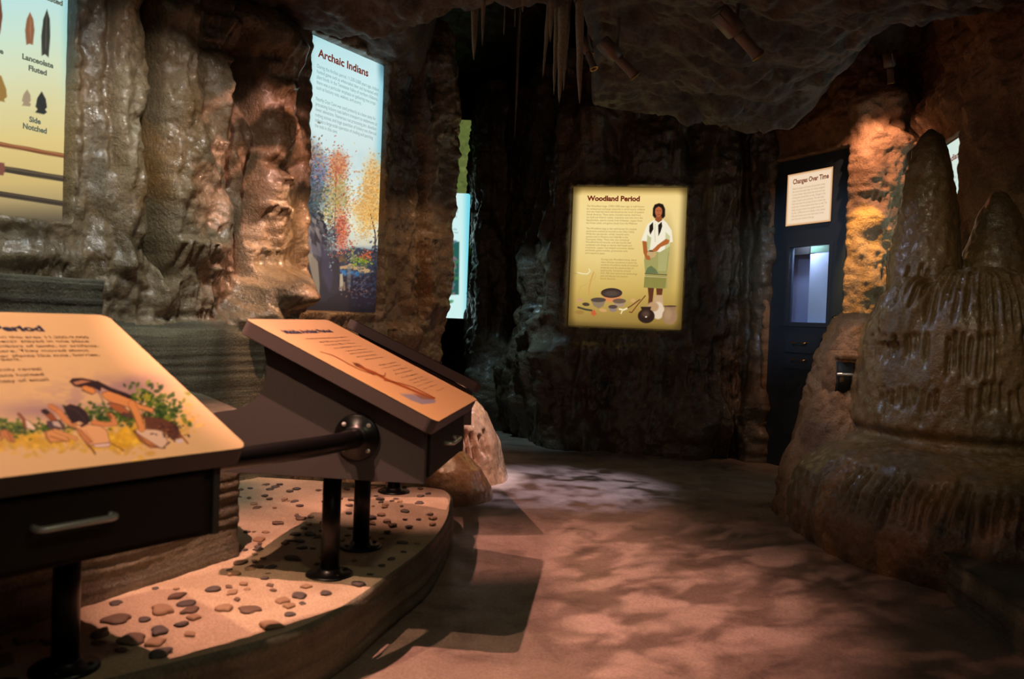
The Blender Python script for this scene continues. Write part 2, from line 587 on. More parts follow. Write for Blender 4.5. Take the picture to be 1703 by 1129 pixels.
class Sheet:
    """A wall: a plan path raised from z0 to z1 and displaced along its horizontal normal.
    side=+1 -> the room lies to the right of the walking direction."""

    def __init__(s, path, z0, z1, ds, dz, seed, side=1):
        s.path = smooth_path(path)
        seg = np.linalg.norm(np.diff(s.path, axis=0), axis=1)
        s.cum = np.concatenate([[0], np.cumsum(seg)])
        s.len = s.cum[-1]
        s.n, s.m = int(s.len / ds) + 1, int((z1 - z0) / dz) + 1
        s.S1 = np.linspace(0, s.len, s.n)
        s.px = np.interp(s.S1, s.cum, s.path[:, 0])
        s.py = np.interp(s.S1, s.cum, s.path[:, 1])
        tx, ty = np.gradient(s.px), np.gradient(s.py)
        k = 25
        ker = np.ones(k) / k
        tx = np.convolve(np.pad(tx, k // 2, 'edge'), ker, 'valid')
        ty = np.convolve(np.pad(ty, k // 2, 'edge'), ker, 'valid')
        l = np.hypot(tx, ty)
        s.nx, s.ny = side * ty / l, -side * tx / l
        s.Z1 = np.linspace(z0, z1, s.m)
        s.S, s.Z = np.meshgrid(s.S1, s.Z1, indexing='ij')
        s.X = s.px[:, None] + 0 * s.Z
        s.Y = s.py[:, None] + 0 * s.Z
        s.D = np.zeros_like(s.S)
        s.seed = seed
        s.masks = []

    def sz(s, x, y):
        d = ray(x, y)
        best = None
        for i in range(len(s.path) - 1):
            a, b = s.path[i], s.path[i + 1]
            e = b - a
            det = d[0] * (-e[1]) + e[0] * d[1]
            if abs(det) < 1e-9:
                continue
            t = (a[0] * (-e[1]) + e[0] * a[1]) / det
            w = (d[0] * a[1] - d[1] * a[0]) / det
            if -0.001 <= w <= 1.001 and t > 0.3 and (best is None or t < best[0]):
                best = (t, s.cum[i] + w * (s.cum[i + 1] - s.cum[i]))
        if best is None:
            return None
        return best[1], CAM_H + d[2] * best[0]

    def scl(s, x, y):
        a, b, c = s.sz(x - 6, y), s.sz(x + 6, y), s.sz(x, y)
        if not a or not b or not c:
            return None
        sx = min(abs(b[0] - a[0]) / 12, 0.012)
        e = s.sz(x, y + 10)
        return c[0], c[1], sx, abs(e[1] - c[1]) / 10

    def base(s, big=0.05, flute=0.03, mid=0.02, pop=0.012, vs=0.35, popf=16):
        x, y, z, sd = s.X, s.Y, s.Z, s.seed
        wx = fbm(x * 1.1, y * 1.1, z * 0.9, 3, sd + 50) * 0.25
        s.D += big * fbm(x * 1.3 + wx, y * 1.3, z * 1.0, 3, sd)
        r = fbm(x * 4.5 + wx * 2, y * 4.5, z * vs * 2.2 + wx, 3, sd + 9)
        s.D += flute * (1 - 3.2 * np.abs(r))
        s.D += mid * fbm(x * 7, y * 7, z * 6, 4, sd + 20, 0.55)
        if pop:
            w = worley(x * popf, y * popf, z * popf * 0.8, sd + 31)
            amt = sstep(-0.15, 0.35, fbm(x * 1.6, y * 1.6, z * 1.2, 2, sd + 40))
            s.D += pop * amt * (0.9 - w) * 1.2
        s.D += 0.007 * fbm(x * 30, y * 30, z * 22, 3, sd + 60)

    def bump(s, x, y, rx, ry, h, rot=0.0, flat=2.0):
        q = s.scl(x, y)
        if not q:
            return
        u = (s.S - q[0]) / (rx * q[2])
        v = -(s.Z - q[1]) / (ry * q[3])
        c, sn = math.cos(rot), math.sin(rot)
        u, v = u * c + v * sn, -u * sn + v * c
        wob = 1 + 0.25 * vnoise(s.X * 6, s.Y * 6, s.Z * 6, s.seed + 77)
        r2 = (u * u + v * v) * wob
        s.D += h * np.exp(-(r2 ** (flat / 2)))

    def stroke(s, pts, wpx, h):
        """ridge (h>0) or crevice (h<0) along a polyline given in the view"""
        P = []
        for (x, y) in pts:
            q = s.scl(x, y)
            if q:
                P.append(q)
        if len(P) < 2:
            return
        d = np.full(s.S.shape, 1e9)
        for a, b in zip(P[:-1], P[1:]):
            ex, ey = b[0] - a[0], b[1] - a[1]
            t = np.clip(((s.S - a[0]) * ex + (s.Z - a[1]) * ey) / (ex * ex + ey * ey + 1e-12), 0, 1)
            d = np.minimum(d, np.hypot(s.S - a[0] - t * ex, s.Z - a[1] - t * ey))
        w = wpx * P[0][3]
        d = d * (1 + 0.35 * vnoise(s.X * 9, s.Y * 9, s.Z * 9, s.seed + 5))
        s.D += h * np.exp(-(d / w) ** 2)

    def fingers(s, x, y, wpx, n, lpx, depth=0.018, tilt=0.0):
        q = s.scl(x, y)
        if not q:
            return
        s0, z0, kx, kz = q
        w, L = wpx * kx, lpx * kz
        sp = w / n
        rng = random.Random(int(x * 31 + y))
        depth *= 1.5
        for i in range(n):
            c = s0 + (i - (n - 1) / 2) * sp + rng.uniform(-0.15, 0.15) * sp
            ll = L * rng.uniform(0.6, 1.1)
            zt = z0 + rng.uniform(-0.15, 0.15) * L
            i0, i1 = np.searchsorted(s.S1, [c - 3 * sp, c + 3 * sp])
            if i1 <= i0:
                continue
            S, Z = s.S[i0:i1], s.Z[i0:i1]
            t = (zt - Z) / ll
            win = sstep(-0.04, 0.06, t) * (1 - sstep(0.55, 1.05, t))
            g = np.exp(-((S - c + tilt * (Z - zt)) / (0.30 * sp)) ** 2) * win
            s.D[i0:i1] -= depth * rng.uniform(0.6, 1.1) * g
        u = (s.S - s0) / (0.62 * w)
        t = (z0 - s.Z) / L
        s.D += depth * 0.9 * np.exp(-u ** 4) * sstep(-0.35, 0.05, t) * (1 - sstep(0.1, 1.1, t))

    def random_fingers(s, count, s0, s1, z0, z1, seed=1, depth=0.014):
        rng = random.Random(seed)
        for _ in range(count):
            c, zt = rng.uniform(s0, s1), rng.uniform(z0, z1)
            n = rng.randint(3, 7)
            sp = rng.uniform(0.016, 0.026)
            L = rng.uniform(0.06, 0.16)
            for i in range(n):
                cc = c + (i - n / 2) * sp + rng.uniform(-0.003, 0.003)
                i0, i1 = np.searchsorted(s.S1, [cc - 3 * sp, cc + 3 * sp])
                if i1 <= i0:
                    continue
                ll = L * rng.uniform(0.6, 1.1)
                zz = zt + rng.uniform(-0.02, 0.02)
                t = (zz - s.Z[i0:i1]) / ll
                win = sstep(-0.04, 0.06, t) * (1 - sstep(0.55, 1.05, t))
                s.D[i0:i1] -= depth * np.exp(-((s.S[i0:i1] - cc) / (0.32 * sp)) ** 2) * win

    def hole(s, s0, s1, z0, z1, depth=-0.09, soft=0.02, rim=0.035):
        """pocket the sheet behind a sign and raise a lumpy rim around it"""
        ds = np.maximum(np.maximum(s0 - s.S, s.S - s1), 0)
        dz = np.maximum(np.maximum(z0 - s.Z, s.Z - z1), 0)
        d = np.hypot(ds, dz)
        inside = 1 - sstep(0.0, soft, d)
        lum = 0.5 + 0.9 * (0.8 - worley(s.X * 14, s.Y * 14, s.Z * 14, s.seed + 91))
        s.masks.append((inside, depth, rim * np.exp(-((d - soft) / 0.06) ** 2) * lum, 1 - sstep(0.0, 0.35, d)))

    def build(s, name, mat, lean=None):
        D = s.D
        for ins, dep, rim, near in s.masks:
            D = D * (1 - 0.75 * near) + rim + near * 0.01
            D = D * (1 - ins) + dep * ins
        X = s.X + s.nx[:, None] * D
        Y = s.Y + s.ny[:, None] * D
        if lean is not None:
            dx, dy = lean(s.S, s.Z)
            X, Y = X + dx, Y + dy
        me = grid_mesh(name, np.stack([X, Y, s.Z], -1))
        return link(name, me, None, mat)


def mass_mesh(parts, voxel, fn, smooth=3):
    """union of rough bodies -> one watertight skin, then displaced by fn(P, N)"""
    bm = bmesh.new()
    for me in parts:
        bm.from_mesh(me)
        bpy.data.meshes.remove(me)
    me = bpy.data.meshes.new('mass')
    bm.to_mesh(me)
    bm.free()
    o = bpy.data.objects.new('mass', me)
    COL.objects.link(o)
    md = o.modifiers.new('r', 'REMESH')
    md.mode = 'VOXEL'
    md.voxel_size = voxel
    sm = o.modifiers.new('s', 'SMOOTH')
    sm.iterations = smooth
    sm.factor = 0.6
    dg = bpy.context.evaluated_depsgraph_get()
    out = bpy.data.meshes.new_from_object(o.evaluated_get(dg))
    bpy.data.objects.remove(o)
    bpy.data.meshes.remove(me)
    n = len(out.vertices)
    P = np.zeros(n * 3, dtype=np.float32)
    out.vertices.foreach_get('co', P)
    P = P.reshape(-1, 3).astype(float)
    Nn = np.zeros(n * 3, dtype=np.float32)
    out.vertex_normals.foreach_get('vector', Nn)
    Nn = Nn.reshape(-1, 3).astype(float)
    P = fn(P, Nn)
    out.vertices.foreach_set('co', P.reshape(-1).astype(np.float32))
    out.update()
    return out


def blob(cx, cy, z0, prof, sx=1.0, sy=1.0, seg=40, rot=0.0, lean=(0, 0)):
    me = lathe_mesh('b', [(0, prof[0][1])] + [(r, z) for r, z in prof] + [(0, prof[-1][1])], seg)
    zt = max(p[1] for p in prof)
    v = np.zeros(len(me.vertices) * 3, dtype=np.float32)
    me.vertices.foreach_get('co', v)
    v = v.reshape(-1, 3)
    x, y = v[:, 0] * sx, v[:, 1] * sy
    c, s_ = math.cos(rot), math.sin(rot)
    f = v[:, 2] / max(zt, 1e-3)
    v[:, 0], v[:, 1] = x * c - y * s_ + cx + lean[0] * f, x * s_ + y * c + cy + lean[1] * f
    v[:, 2] += z0
    me.vertices.foreach_set('co', v.reshape(-1))
    return me


def rocky(amp=0.02, pop=0.008, fine=0.003, seed=0, f=4.0, vs=0.6, extra=None):
    def fn(P, Nn):
        x, y, z = P.T
        d = amp * fbm(x * f, y * f, z * f * vs, 4, seed, 0.55)
        if pop:
            w = worley(x * 18, y * 18, z * 15, seed + 3)
            d = d + pop * (0.9 - w) * sstep(-0.2, 0.3, fbm(x * 2, y * 2, z * 2, 2, seed + 8))
        d = d + fine * fbm(x * 40, y * 40, z * 30, 2, seed + 5)
        if extra is not None:
            d = d + extra(x, y, z)
        return P + Nn * d[:, None]
    return fn


def drip_grooves(cx, cy, rows, seed):
    """rows: (angle0, angle1, z_top, length, count, depth) grooves around an axis at cx, cy"""
    def ex(x, y, z):
        th = np.arctan2(y - cy, x - cx)
        rr = np.hypot(x - cx, y - cy)
        d = np.zeros_like(x)
        rng = random.Random(seed)
        for a0, a1, zt, L, n, dep in rows:
            sp = (a1 - a0) / n
            for i in range(n):
                a = a0 + (i + 0.5) * sp + rng.uniform(-0.2, 0.2) * sp
                ll, z1 = L * rng.uniform(0.55, 1.1), zt + rng.uniform(-0.12, 0.12) * L
                u = (th - a + 0.10 * sp * np.sin(z * 17 + i)) / (0.26 * sp)
                msk = np.abs(u) < 3
                t = (z1 - z[msk]) / ll
                d[msk] -= dep * rng.uniform(0.6, 1.1) * np.exp(-u[msk] ** 2) * sstep(-0.04, 0.07, t) * (1 - sstep(0.6, 1.05, t))
        return d
    return ex


# ================================================================== THE SETTING
# floor
nx_, ny_ = 300, 420
gx, gy = np.meshgrid(np.linspace(-3.2, 4.2, nx_), np.linspace(0.3, 11.8, ny_), indexing='ij')
gz = 0.006 * fbm(gx * 2.5, gy * 2.5, gx * 0, 3, 3) + 0.0012 * fbm(gx * 25, gy * 25, gx * 0, 2, 5) - 0.004
tag(link('floor', grid_mesh('floor', np.stack([gx, gy, gz], -1)), None, M['floor']), kind='structure')

# left wall -----------------------------------------------------------------
WL = Sheet([(-3.3, 1.2), (-2.93, 2.1), (-2.55, 2.9), (-2.12, 3.83), (-2.05, 3.98), (-1.78, 4.35), (-1.55, 4.78), (-1.40, 5.04),
            (-1.31, 5.2), (-0.943, 5.824), (-0.86, 5.96), (-0.762, 6.16), (-0.640, 6.24), (-0.585, 6.40), (-0.74, 6.9), (-1.3, 7.6), (-1.6, 9.4)],
           -0.02, 3.3, 0.0085, 0.0085, 100)
WL.base(0.07, 0.045, 0.045, 0.030)
s1r = WL.sz(112, 150)
ar = (WL.sz(506, 300)[0], WL.sz(633, 300)[0])
# column beside the first sign
WL.bump(165, 200, 42, 330, 0.10)
WL.bump(215, 60, 30, 120, 0.08)
WL.bump(200, 300, 34, 90, 0.07)
WL.stroke([(238, -10), (246, 120), (232, 240), (238, 330), (243, 400), (262, 460)], 11, -0.24)
WL.stroke([(170, 10), (160, 140), (172, 280)], 7, -0.05)
WL.stroke([(125, 60), (128, 200), (122, 330)], 6, -0.03)
WL.bump(196, 380, 26, 30, 0.05)
WL.bump(150, 405, 24, 26, 0.05)
WL.bump(205, 440, 36, 26, 0.07)
WL.bump(230, 395, 16, 30, 0.03)
WL.bump(90, 415, 60, 24, 0.05)
WL.bump(30, 420, 60, 22, 0.05)
# broad smooth curtain
WL.bump(305, 240, 60, 200, 0.16)
WL.bump(270, 330, 30, 90, 0.07)
WL.bump(345, 400, 40, 60, 0.08)
WL.bump(340, 130, 36, 50, 0.06)
WL.stroke([(372, 250), (368, 320), (385, 380), (395, 460)], 9, -0.11)
WL.stroke([(395, 60), (402, 150), (420, 230), (400, 320), (404, 400)], 10, -0.10)
WL.bump(285, 20, 40, 25, 0.08)
WL.bump(300, 430, 45, 40, 0.09)
WL.bump(258, 450, 14, 35, 0.06)
WL.fingers(292, 405, 52, 5, 42, 0.035)
WL.fingers(350, 448, 55, 6, 26, 0.03)
WL.fingers(282, 92, 40, 5, 22, 0.02)
WL.fingers(352, 36, 46, 5, 26, 0.03)
WL.fingers(330, 240, 30, 4, 26, 0.02)
WL.fingers(382, 96, 24, 4, 20, 0.02)
WL.fingers(275, 175, 24, 4, 18, 0.015)
# upper lip and the pink-lit curtain
WL.bump(420, 55, 70, 45, 0.20, 0.45)
WL.bump(470, 95, 45, 55, 0.12)
WL.stroke([(330, 78), (390, 88), (430, 95)], 8, -0.05)
WL.bump(465, 190, 40, 80, 0.10)
WL.bump(450, 345, 44, 100, 0.12)
WL.stroke([(425, 270), (470, 285), (500, 270)], 8, -0.06)
WL.fingers(455, 150, 50, 6, 45, 0.035)
WL.fingers(462, 302, 46, 6, 20, 0.03)
WL.fingers(440, 345, 46, 6, 26, 0.03)
WL.fingers(470, 210, 40, 5, 40, 0.03)
WL.fingers(430, 415, 22, 4, 16, 0.02)
# boulder heaps under the tall sign
WL.bump(462, 484, 50, 34, 0.30, 0.15, 4)
WL.bump(420, 500, 40, 28, 0.20)
WL.bump(392, 535, 34, 26, 0.20, 0, 3)
WL.bump(500, 520, 26, 16, 0.08)
WL.bump(440, 540, 30, 14, 0.10)
WL.bump(300, 490, 60, 34, 0.06)
WL.fingers(315, 515, 20, 3, 30, 0.03)
# pillar right of the tall sign
WL.bump(662, 300, 16, 260, 0.06)
WL.stroke([(688, 240), (690, 330), (686, 420), (690, 520)], 9, -0.08)
WL.bump(720, 330, 30, 260, 0.12)
WL.bump(735, 150, 42, 55, 0.16)
WL.bump(700, 470, 26, 60, 0.07)
WL.bump(728, 560, 34, 60, 0.10)
WL.bump(620, 70, 60, 30, 0.16)
WL.bump(560, 20, 70, 30, 0.14)
WL.bump(640, 560, 50, 24, 0.10)
WL.fingers(700, 400, 26, 4, 40, 0.025)
WL.fingers(690, 320, 26, 4, 34, 0.025)
WL.fingers(640, 545, 60, 7, 30, 0.03)
WL.random_fingers(120, 0.6, WL.len - 1.5, 1.1, 2.9, 4, 0.020)
wlump = worley(WL.X * 11, WL.Y * 11, WL.Z * 11, 133)
WL.D += 0.05 * (0.75 - wlump) * sstep(1.55, 1.25, WL.Z) * sstep(0.95, 1.1, WL.Z)
# bedded sandstone low down
zs = WL.Z
lay = vnoise(WL.S * 0.8, zs * 55 + 0.4 * vnoise(WL.S * 3, zs * 3, 0 * zs, 8), 0 * zs, 41)
low = 1 - sstep(1.02, 1.12, zs + 0.05 * vnoise(WL.S * 3, 0 * zs, 0 * zs, 6))
smask = low * sstep(1.5, 2.4, WL.S) * (1 - sstep(ar[0] - 0.25, ar[0] + 0.05, WL.S))
WL.D = WL.D * (1 - 0.88 * smask) + smask * (0.16 + 0.002 * np.sign(lay) * np.abs(lay) ** 0.4)
WL.hole(0.0, s1r[0] - 0.015, 1.53, 3.3, -0.10, 0.02, 0.045)
WL.hole(ar[0] + 0.01, ar[1] - 0.015, 1.17, 2.84, -0.10, 0.02, 0.045)
wl = WL.build('wall_left', M['rock_left'])
wl.data.materials.append(M['strata'])
mi = (smask[:-1, :-1] > 0.5).reshape(-1).astype(np.int32)
wl.data.polygons.foreach_set('material_index', mi)
tag(wl, kind='structure')

# back wall -----------------------------------------------------------------
WB = Sheet([(-0.52, 11.3), (-0.50, 10.3), (-0.41, 8.9), (-0.30, 8.62), (-0.12, 8.8), (0.1, 8.9), (0.22, 8.2), (0.34, 7.85), (0.42, 7.63), (0.50, 7.60), (1.47, 7.40), (1.66, 7.40), (1.98, 7.52),
            (2.12, 7.42), (2.2, 7.27), (2.24, 7.6)], -0.02, 3.6, 0.012, 0.012, 300)
WB.base(0.12, 0.07, 0.06, 0.035, popf=12)
wr = (WB.sz(949, 430)[0], WB.sz(1137, 430)[0])
WB.bump(985, 190, 44, 34, 0.20)
WB.bump(975, 250, 30, 40, 0.12)
WB.bump(1060, 250, 50, 34, 0.12)
WB.bump(895, 450, 28, 90, 0.16)
WB.bump(870, 650, 44, 80, 0.26)
WB.bump(905, 600, 44, 60, 0.14)
WB.stroke([(930, 420), (925, 520), (900, 560)], 12, 0.08)
WB.bump(1035, 575, 70, 20, 0.12)
WB.fingers(1030, 560, 110, 12, 18, 0.03)
WB.fingers(1012, 640, 50, 6, 26, 0.03)
WB.fingers(945, 650, 60, 6, 24, 0.025)
WB.fingers(1055, 582, 70, 6, 34, 0.03)
WB.fingers(960, 575, 70, 6, 26, 0.03)
WB.fingers(1060, 275, 50, 5, 24, 0.02)
WB.bump(1150, 590, 26, 20, 0.08)
WB.bump(1165, 700, 40, 40, 0.16)
WB.bump(1215, 700, 40, 50, 0.14)
WB.bump(1190, 330, 30, 120, 0.10)
WB.bump(1225, 450, 26, 160, 0.10)
WB.bump(1262, 480, 12, 300, 0.10)
WB.stroke([(1240, 250), (1246, 400), (1240, 560), (1236, 680)], 8, -0.08)
WB.fingers(1180, 310, 40, 5, 60, 0.03)
WB.fingers(1215, 600, 40, 5, 60, 0.03)
WB.fingers(1160, 610, 40, 5, 50, 0.025)
WB.fingers(900, 520, 60, 5, 50, 0.03)
WB.fingers(875, 400, 40, 5, 60, 0.03)
WB.random_fingers(70, 3.0, WB.len - 0.3, 0.3, 2.9, 9, 0.024)
WB.hole(wr[0] + 0.01, wr[1] - 0.01, 1.125, 2.345, -0.10, 0.02, 0.05)
tag(WB.build('wall_back', M['rock_back']), kind='structure')

# far end of the passage, dark
WF = Sheet([(-2.2, 9.0), (-2.1, 10.9), (-1.2, 11.4), (1.2, 11.4), (3.4, 10.2), (3.6, 7.0)], -0.02, 4.4, 0.03, 0.03, 500)
WF.base(0.15, 0.06, 0.04, 0)
tag(WF.build('wall_far', M['rock_back']), kind='structure')

# right wall ----------------------------------------------------------------
DOOR_L, DOOR_R = np.array([2.204, 7.251]), np.array([2.557, 6.489])
WR = Sheet([(2.15, 7.62), (2.17, 7.35), (2.204, 7.251), (2.557, 6.489), (2.60, 6.40), (2.80, 6.42), (3.06, 6.58), (3.07, 6.40), (2.92, 5.60),
            (2.87, 5.35), (3.0, 5.0), (3.1, 4.2), (3.1, 3.2), (3.0, 1.0)], -0.02, 3.5, 0.0095, 0.0095, 700)
WR.base(0.07, 0.03, 0.06, 0.05, popf=12)
rr_ = fbm(WR.X * 9, WR.Y * 9, WR.Z * 8, 4, 731, 0.6)
WR.D += 0.05 * rr_
sdo = (WR.sz(1284, 500)[0], WR.sz(1409, 400)[0])
sin_ = (WR.sz(1565, 300)[0] - 0.45, WR.sz(1600, 300)[0])
WR.bump(1345, 210, 60, 24, 0.05)
WR.bump(1300, 190, 40, 30, 0.12)
WR.bump(1475, 165, 50, 32, 0.16)
WR.bump(1480, 240, 40, 30, 0.08)
WR.bump(1440, 290, 26, 40, 0.08)
WR.bump(1450, 370, 24, 30, 0.08)
WR.bump(1430, 450, 22, 40, 0.06)
WR.bump(1560, 190, 34, 40, 0.14)
WR.stroke([(1500, 210), (1520, 260), (1500, 330)], 12, -0.06)
WR.fingers(1455, 420, 50, 6, 60, 0.03)
WR.fingers(1450, 320, 46, 5, 24, 0.02)
WR.random_fingers(20, 1.2, WR.len - 1, 0.4, 2.9, 19, 0.012)
WR.hole(sdo[0] - 0.0, sdo[1] + 0.0, -0.1, 2.55, -0.80, 0.02, 0.045)
WR.hole(sin_[0], sin_[1] + 0.01, 1.0, 2.47, -0.10, 0.02, 0.03)
tag(WR.build('wall_right', M['rock_rough']), kind='structure')

# ceiling -------------------------------------------------------------------
cx_, cy_ = np.meshgrid(np.linspace(-3.6, 4.0, 520), np.linspace(1.0, 11.8, 640), indexing='ij')
yb = 4.95 + 1.55 * sstep(0.30, 0.62, cx_ + 0.06 * vnoise(cx_ * 3, cy_ * 3, 0 * cx_, 3)) + 0.12 * fbm(cx_ * 2.3, cy_ * 0.5, 0 * cx_, 3, 77)
void = sstep(0.0, 0.45, cy_ - yb) * (1 - sstep(1.9, 2.5, cx_) * (1 - sstep(7.0, 7.6, cy_))) * sstep(-0.75, -0.45, cx_ + 0.8 * sstep(6.4, 7.0, cy_))
d_ = 0.12 * fbm(cx_ * 1.6, cy_ * 1.6, 0 * cx_, 4, 15) + 0.09 * np.abs(fbm(cx_ * 4, cy_ * 4, 0 * cx_ + 3, 4, 17)) \
    + 0.06 * (0.8 - worley(cx_ * 5, cy_ * 5, 0 * cx_, 19)) + 0.02 * fbm(cx_ * 16, cy_ * 16, 0 * cx_, 3, 23)
lip = 0.10 * np.exp(-((cy_ - yb + 0.05) / 0.3) ** 2)
cz_ = 3.02 - lip - d_ * (1 - 0.3 * void) + 1.2 * void + 0.10 * np.sin(cx_ * 2.1 + 1)
cz_ = cz_ - 0.12 * sstep(5.2, 6.5, cy_) * (1 - void) + 0.55 * sstep(2.0, 2.6, cx_) * sstep(4.8, 5.5, cy_)
o = link('ceiling', grid_mesh('ceiling', np.stack([cx_, cy_, cz_], -1)), None, M['ceiling'])
tag(o, kind='structure')


# ================================================================== ROCK THINGS
def add_mass(name, me, mat, label, cat, group=None):
    return tag(link(name, me, None, mat), label, cat, group)


me = mass_mesh([
    blob(2.90, 4.60, -0.05, [(1.24, 0), (1.27, 0.12), (1.28, 0.25), (1.22, 0.42), (1.08, 0.54), (0.8, 0.62), (0.3, 0.66)]),
    blob(2.66, 4.86, 0.4, [(0.74, 0), (0.66, 0.2), (0.62, 0.5), (0.57, 0.8), (0.50, 0.98), (0.40, 1.08), (0.2, 1.12)]),
    blob(2.40, 4.95, 1.2, [(0.22, 0), (0.20, 0.3), (0.18, 0.5), (0.155, 0.68), (0.115, 0.88), (0.085, 1.02), (0.05, 1.10), (0.01, 1.14)]),
    blob(2.78, 4.88, 1.2, [(0.32, 0), (0.22, 0.25), (0.16, 0.45), (0.11, 0.62), (0.06, 0.74), (0.02, 0.78)]),
    blob(2.24, 4.72, 1.1, [(0.18, 0), (0.17, 0.2), (0.12, 0.32), (0.05, 0.38)]),
], 0.0115, rocky(0.03, 0.016, 0.005, 60, 3.5, 0.5, lambda x, y, z:
    drip_grooves(2.66, 4.86, [(-3.1, -1.0, 1.52, 0.34, 30, 0.040), (-3.1, -2.4, 1.15, 0.2, 7, 0.032), (-2.3, -1.85, 1.16, 0.26, 7, 0.040),
                              (-1.7, -1.1, 1.2, 0.2, 8, 0.03), (-2.9, -2.3, 0.86, 0.2, 11, 0.03), (-2.1, -1.2, 0.9, 0.22, 12, 0.03)], 5)(x, y, z)
    + drip_grooves(2.90, 4.60, [(-3.1, -1.5, 0.47, 0.26, 40, 0.04)], 8)(x, y, z)
    - 0.03 * sstep(0.35, 0.0, z) * np.abs(fbm(x * 6, y * 6, z * 6, 3, 88))
    - 0.05 * np.exp(-((z - 0.60) / 0.03) ** 2)), smooth=4)
add_mass('stalagmite_mound', me, M['rock_right'], 'huge brown flowstone mound with two rounded peaks and a wide rough skirt beside the path', 'stalagmite')

me = mass_mesh([blob(3.46, 5.35, 0.0, [(0.42, 0), (0.36, 0.8), (0.33, 1.6), (0.34, 2.4), (0.42, 3.1)])], 0.02, rocky(0.03, 0.01, 0.004, 63, 3.5, 0.3))
add_mass('rock_column', me, M['rock_right'], 'plain brown floor-to-ceiling dripstone column behind the smaller rounded peak', 'rock column')

me = mass_mesh([blob(2.12, 5.22, -0.03, [(0.42, 0), (0.38, 0.3), (0.30, 0.55), (0.2, 0.78), (0.1, 0.86)]),
                blob(2.28, 5.42, -0.03, [(0.45, 0), (0.40, 0.5), (0.3, 1.0), (0.2, 1.25), (0.08, 1.3)])],
               0.013, rocky(0.07, 0.03, 0.006, 71, 5, 0.6))
add_mass('rock_heap', me, M['rock_rough'], 'craggy rock heap partly lit yellow, at the foot of the dark blue cabinet', 'rock')

me = mass_mesh([blob(-0.42, 6.08, -0.03, [(0.44, 0), (0.40, 0.12), (0.36, 0.3), (0.26, 0.5), (0.12, 0.66), (0.04, 0.72)])],
               0.012, rocky(0.02, 0.006, 0.003, 81, 5, 0.5, drip_grooves(-0.42, 6.08, [(-2.4, -0.6, 0.36, 0.26, 11, 0.06)], 3)))
add_mass('flowstone_cone', me, M['pale_rock'], 'glistening wet flowstone cone with finger-like drips beside the farthest display desk', 'flowstone')
me = mass_mesh([blob(-0.44, 5.38, -0.03, [(0.36, 0), (0.34, 0.1), (0.27, 0.22), (0.16, 0.32), (0.06, 0.35)], 1.0, 0.9)],
               0.01, rocky(0.012, 0.002, 0.002, 83, 5, 0.7))
add_mass('flowstone_dome', me, M['pale_rock'], 'low smooth orange-lit dome of wet flowstone just beyond the stone platform', 'flowstone')

# lamp box let into the rock heap
hb = empty('rock_lamp', Matrix.Translation((2.02, 5.10, 0.78)), 'small dark uplighter box framed by rough rock beside the cabinet drawers', 'lamp')
link('housing', box_mesh('housing', -0.05, 0.13, -0.02, 0.16, 0.0, 0.19, 0.006), hb, M['black'])
link('louvre', box_mesh('louvre', -0.052, 0.10, -0.034, -0.018, 0.105, 0.122, 0.004), hb, M['chrome'])
me = mass_mesh([blob(2.0, 5.2, 0.76, [(0.05, 0), (0.06, 0.1), (0.05, 0.22), (0.02, 0.27)], 1, 2),
                transform_mesh(box_mesh('b', -0.07, 0.16, -0.04, 0.2, 0.19, 0.25, 0.02), Matrix.Translation((2.04, 5.10, 0.78)))], 0.01,
               rocky(0.012, 0.008, 0.003, 91, 7, 1.0))
add_mass('rock_hood', me, M['rock_rough'], 'brightly lit lump of pinkish rock arching over the small uplighter box', 'rock')


# layered stone ledges behind the near desk ---------------------------------
def ledge(name, outline, z0, z1, mat, label, cat, strat=0.003, ds=0.012, dz=0.005, close=False, lip=0.02, cap=True, seed=0, group=None, nfreq=50):
    p = smooth_path(outline, 3)
    seg = np.linalg.norm(np.diff(p, axis=0), axis=1)
    cum = np.concatenate([[0], np.cumsum(seg)])
    n = int(cum[-1] / ds)
    S = np.linspace(0, cum[-1], n)
    x, y = np.interp(S, cum, p[:, 0]), np.interp(S, cum, p[:, 1])
    tx, ty = np.gradient(x), np.gradient(y)
    l = np.hypot(tx, ty)
    nx, ny = ty / l, -tx / l
    prof = [(0, z) for z in np.arange(z0, z1 - lip, dz)] + [(-lip * (1 - math.cos(a)), z1 - lip + lip * math.sin(a)) for a in np.linspace(0, math.pi / 2, 6)]
    cx, cy = x.mean(), y.mean()
    off = np.array([q[0] for q in prof])
    zz = np.array([q[1] for q in prof])
    SS, ZZ = np.meshgrid(S, zz, indexing='ij')
    ln = vnoise(SS * 0.9, ZZ * nfreq + 0.5 * vnoise(SS * 3, ZZ * 3, 0 * ZZ, seed + 8), 0 * ZZ, seed + 41)
    D = strat * np.sign(ln) * np.abs(ln) ** 0.4 + 0.02 * fbm(SS * 1.5, ZZ * 2, 0 * ZZ, 3, seed) + 0.0015 * fbm(SS * 30, ZZ * 40, 0 * ZZ, 2, seed + 4)
    D = D * np.minimum(1, (z1 - ZZ) / lip + 0.15)
    P = np.stack([x[:, None] + nx[:, None] * (off[None] + D), y[:, None] + ny[:, None] * (off[None] + D), ZZ], -1)
    side = grid_mesh(name, P)
    # flat top, filled to the outline
    bm = bmesh.new()
    bm.from_mesh(side)
    if cap:
        bm.verts.ensure_lookup_table()
        m = len(prof)
        top = [bm.verts[i * m + m - 1] for i in range(n)]
        c = bm.verts.new((cx, cy, z1))
        for a, b in zip(top[:-1], top[1:]):
            bm.faces.new((a, b, c))
        bm.faces.new((top[-1], top[0], c))
    bm.normal_update()
    bm.to_mesh(side)
    bm.free()
    return tag(link(name, side, None, mat), label, cat, group), (x, y)


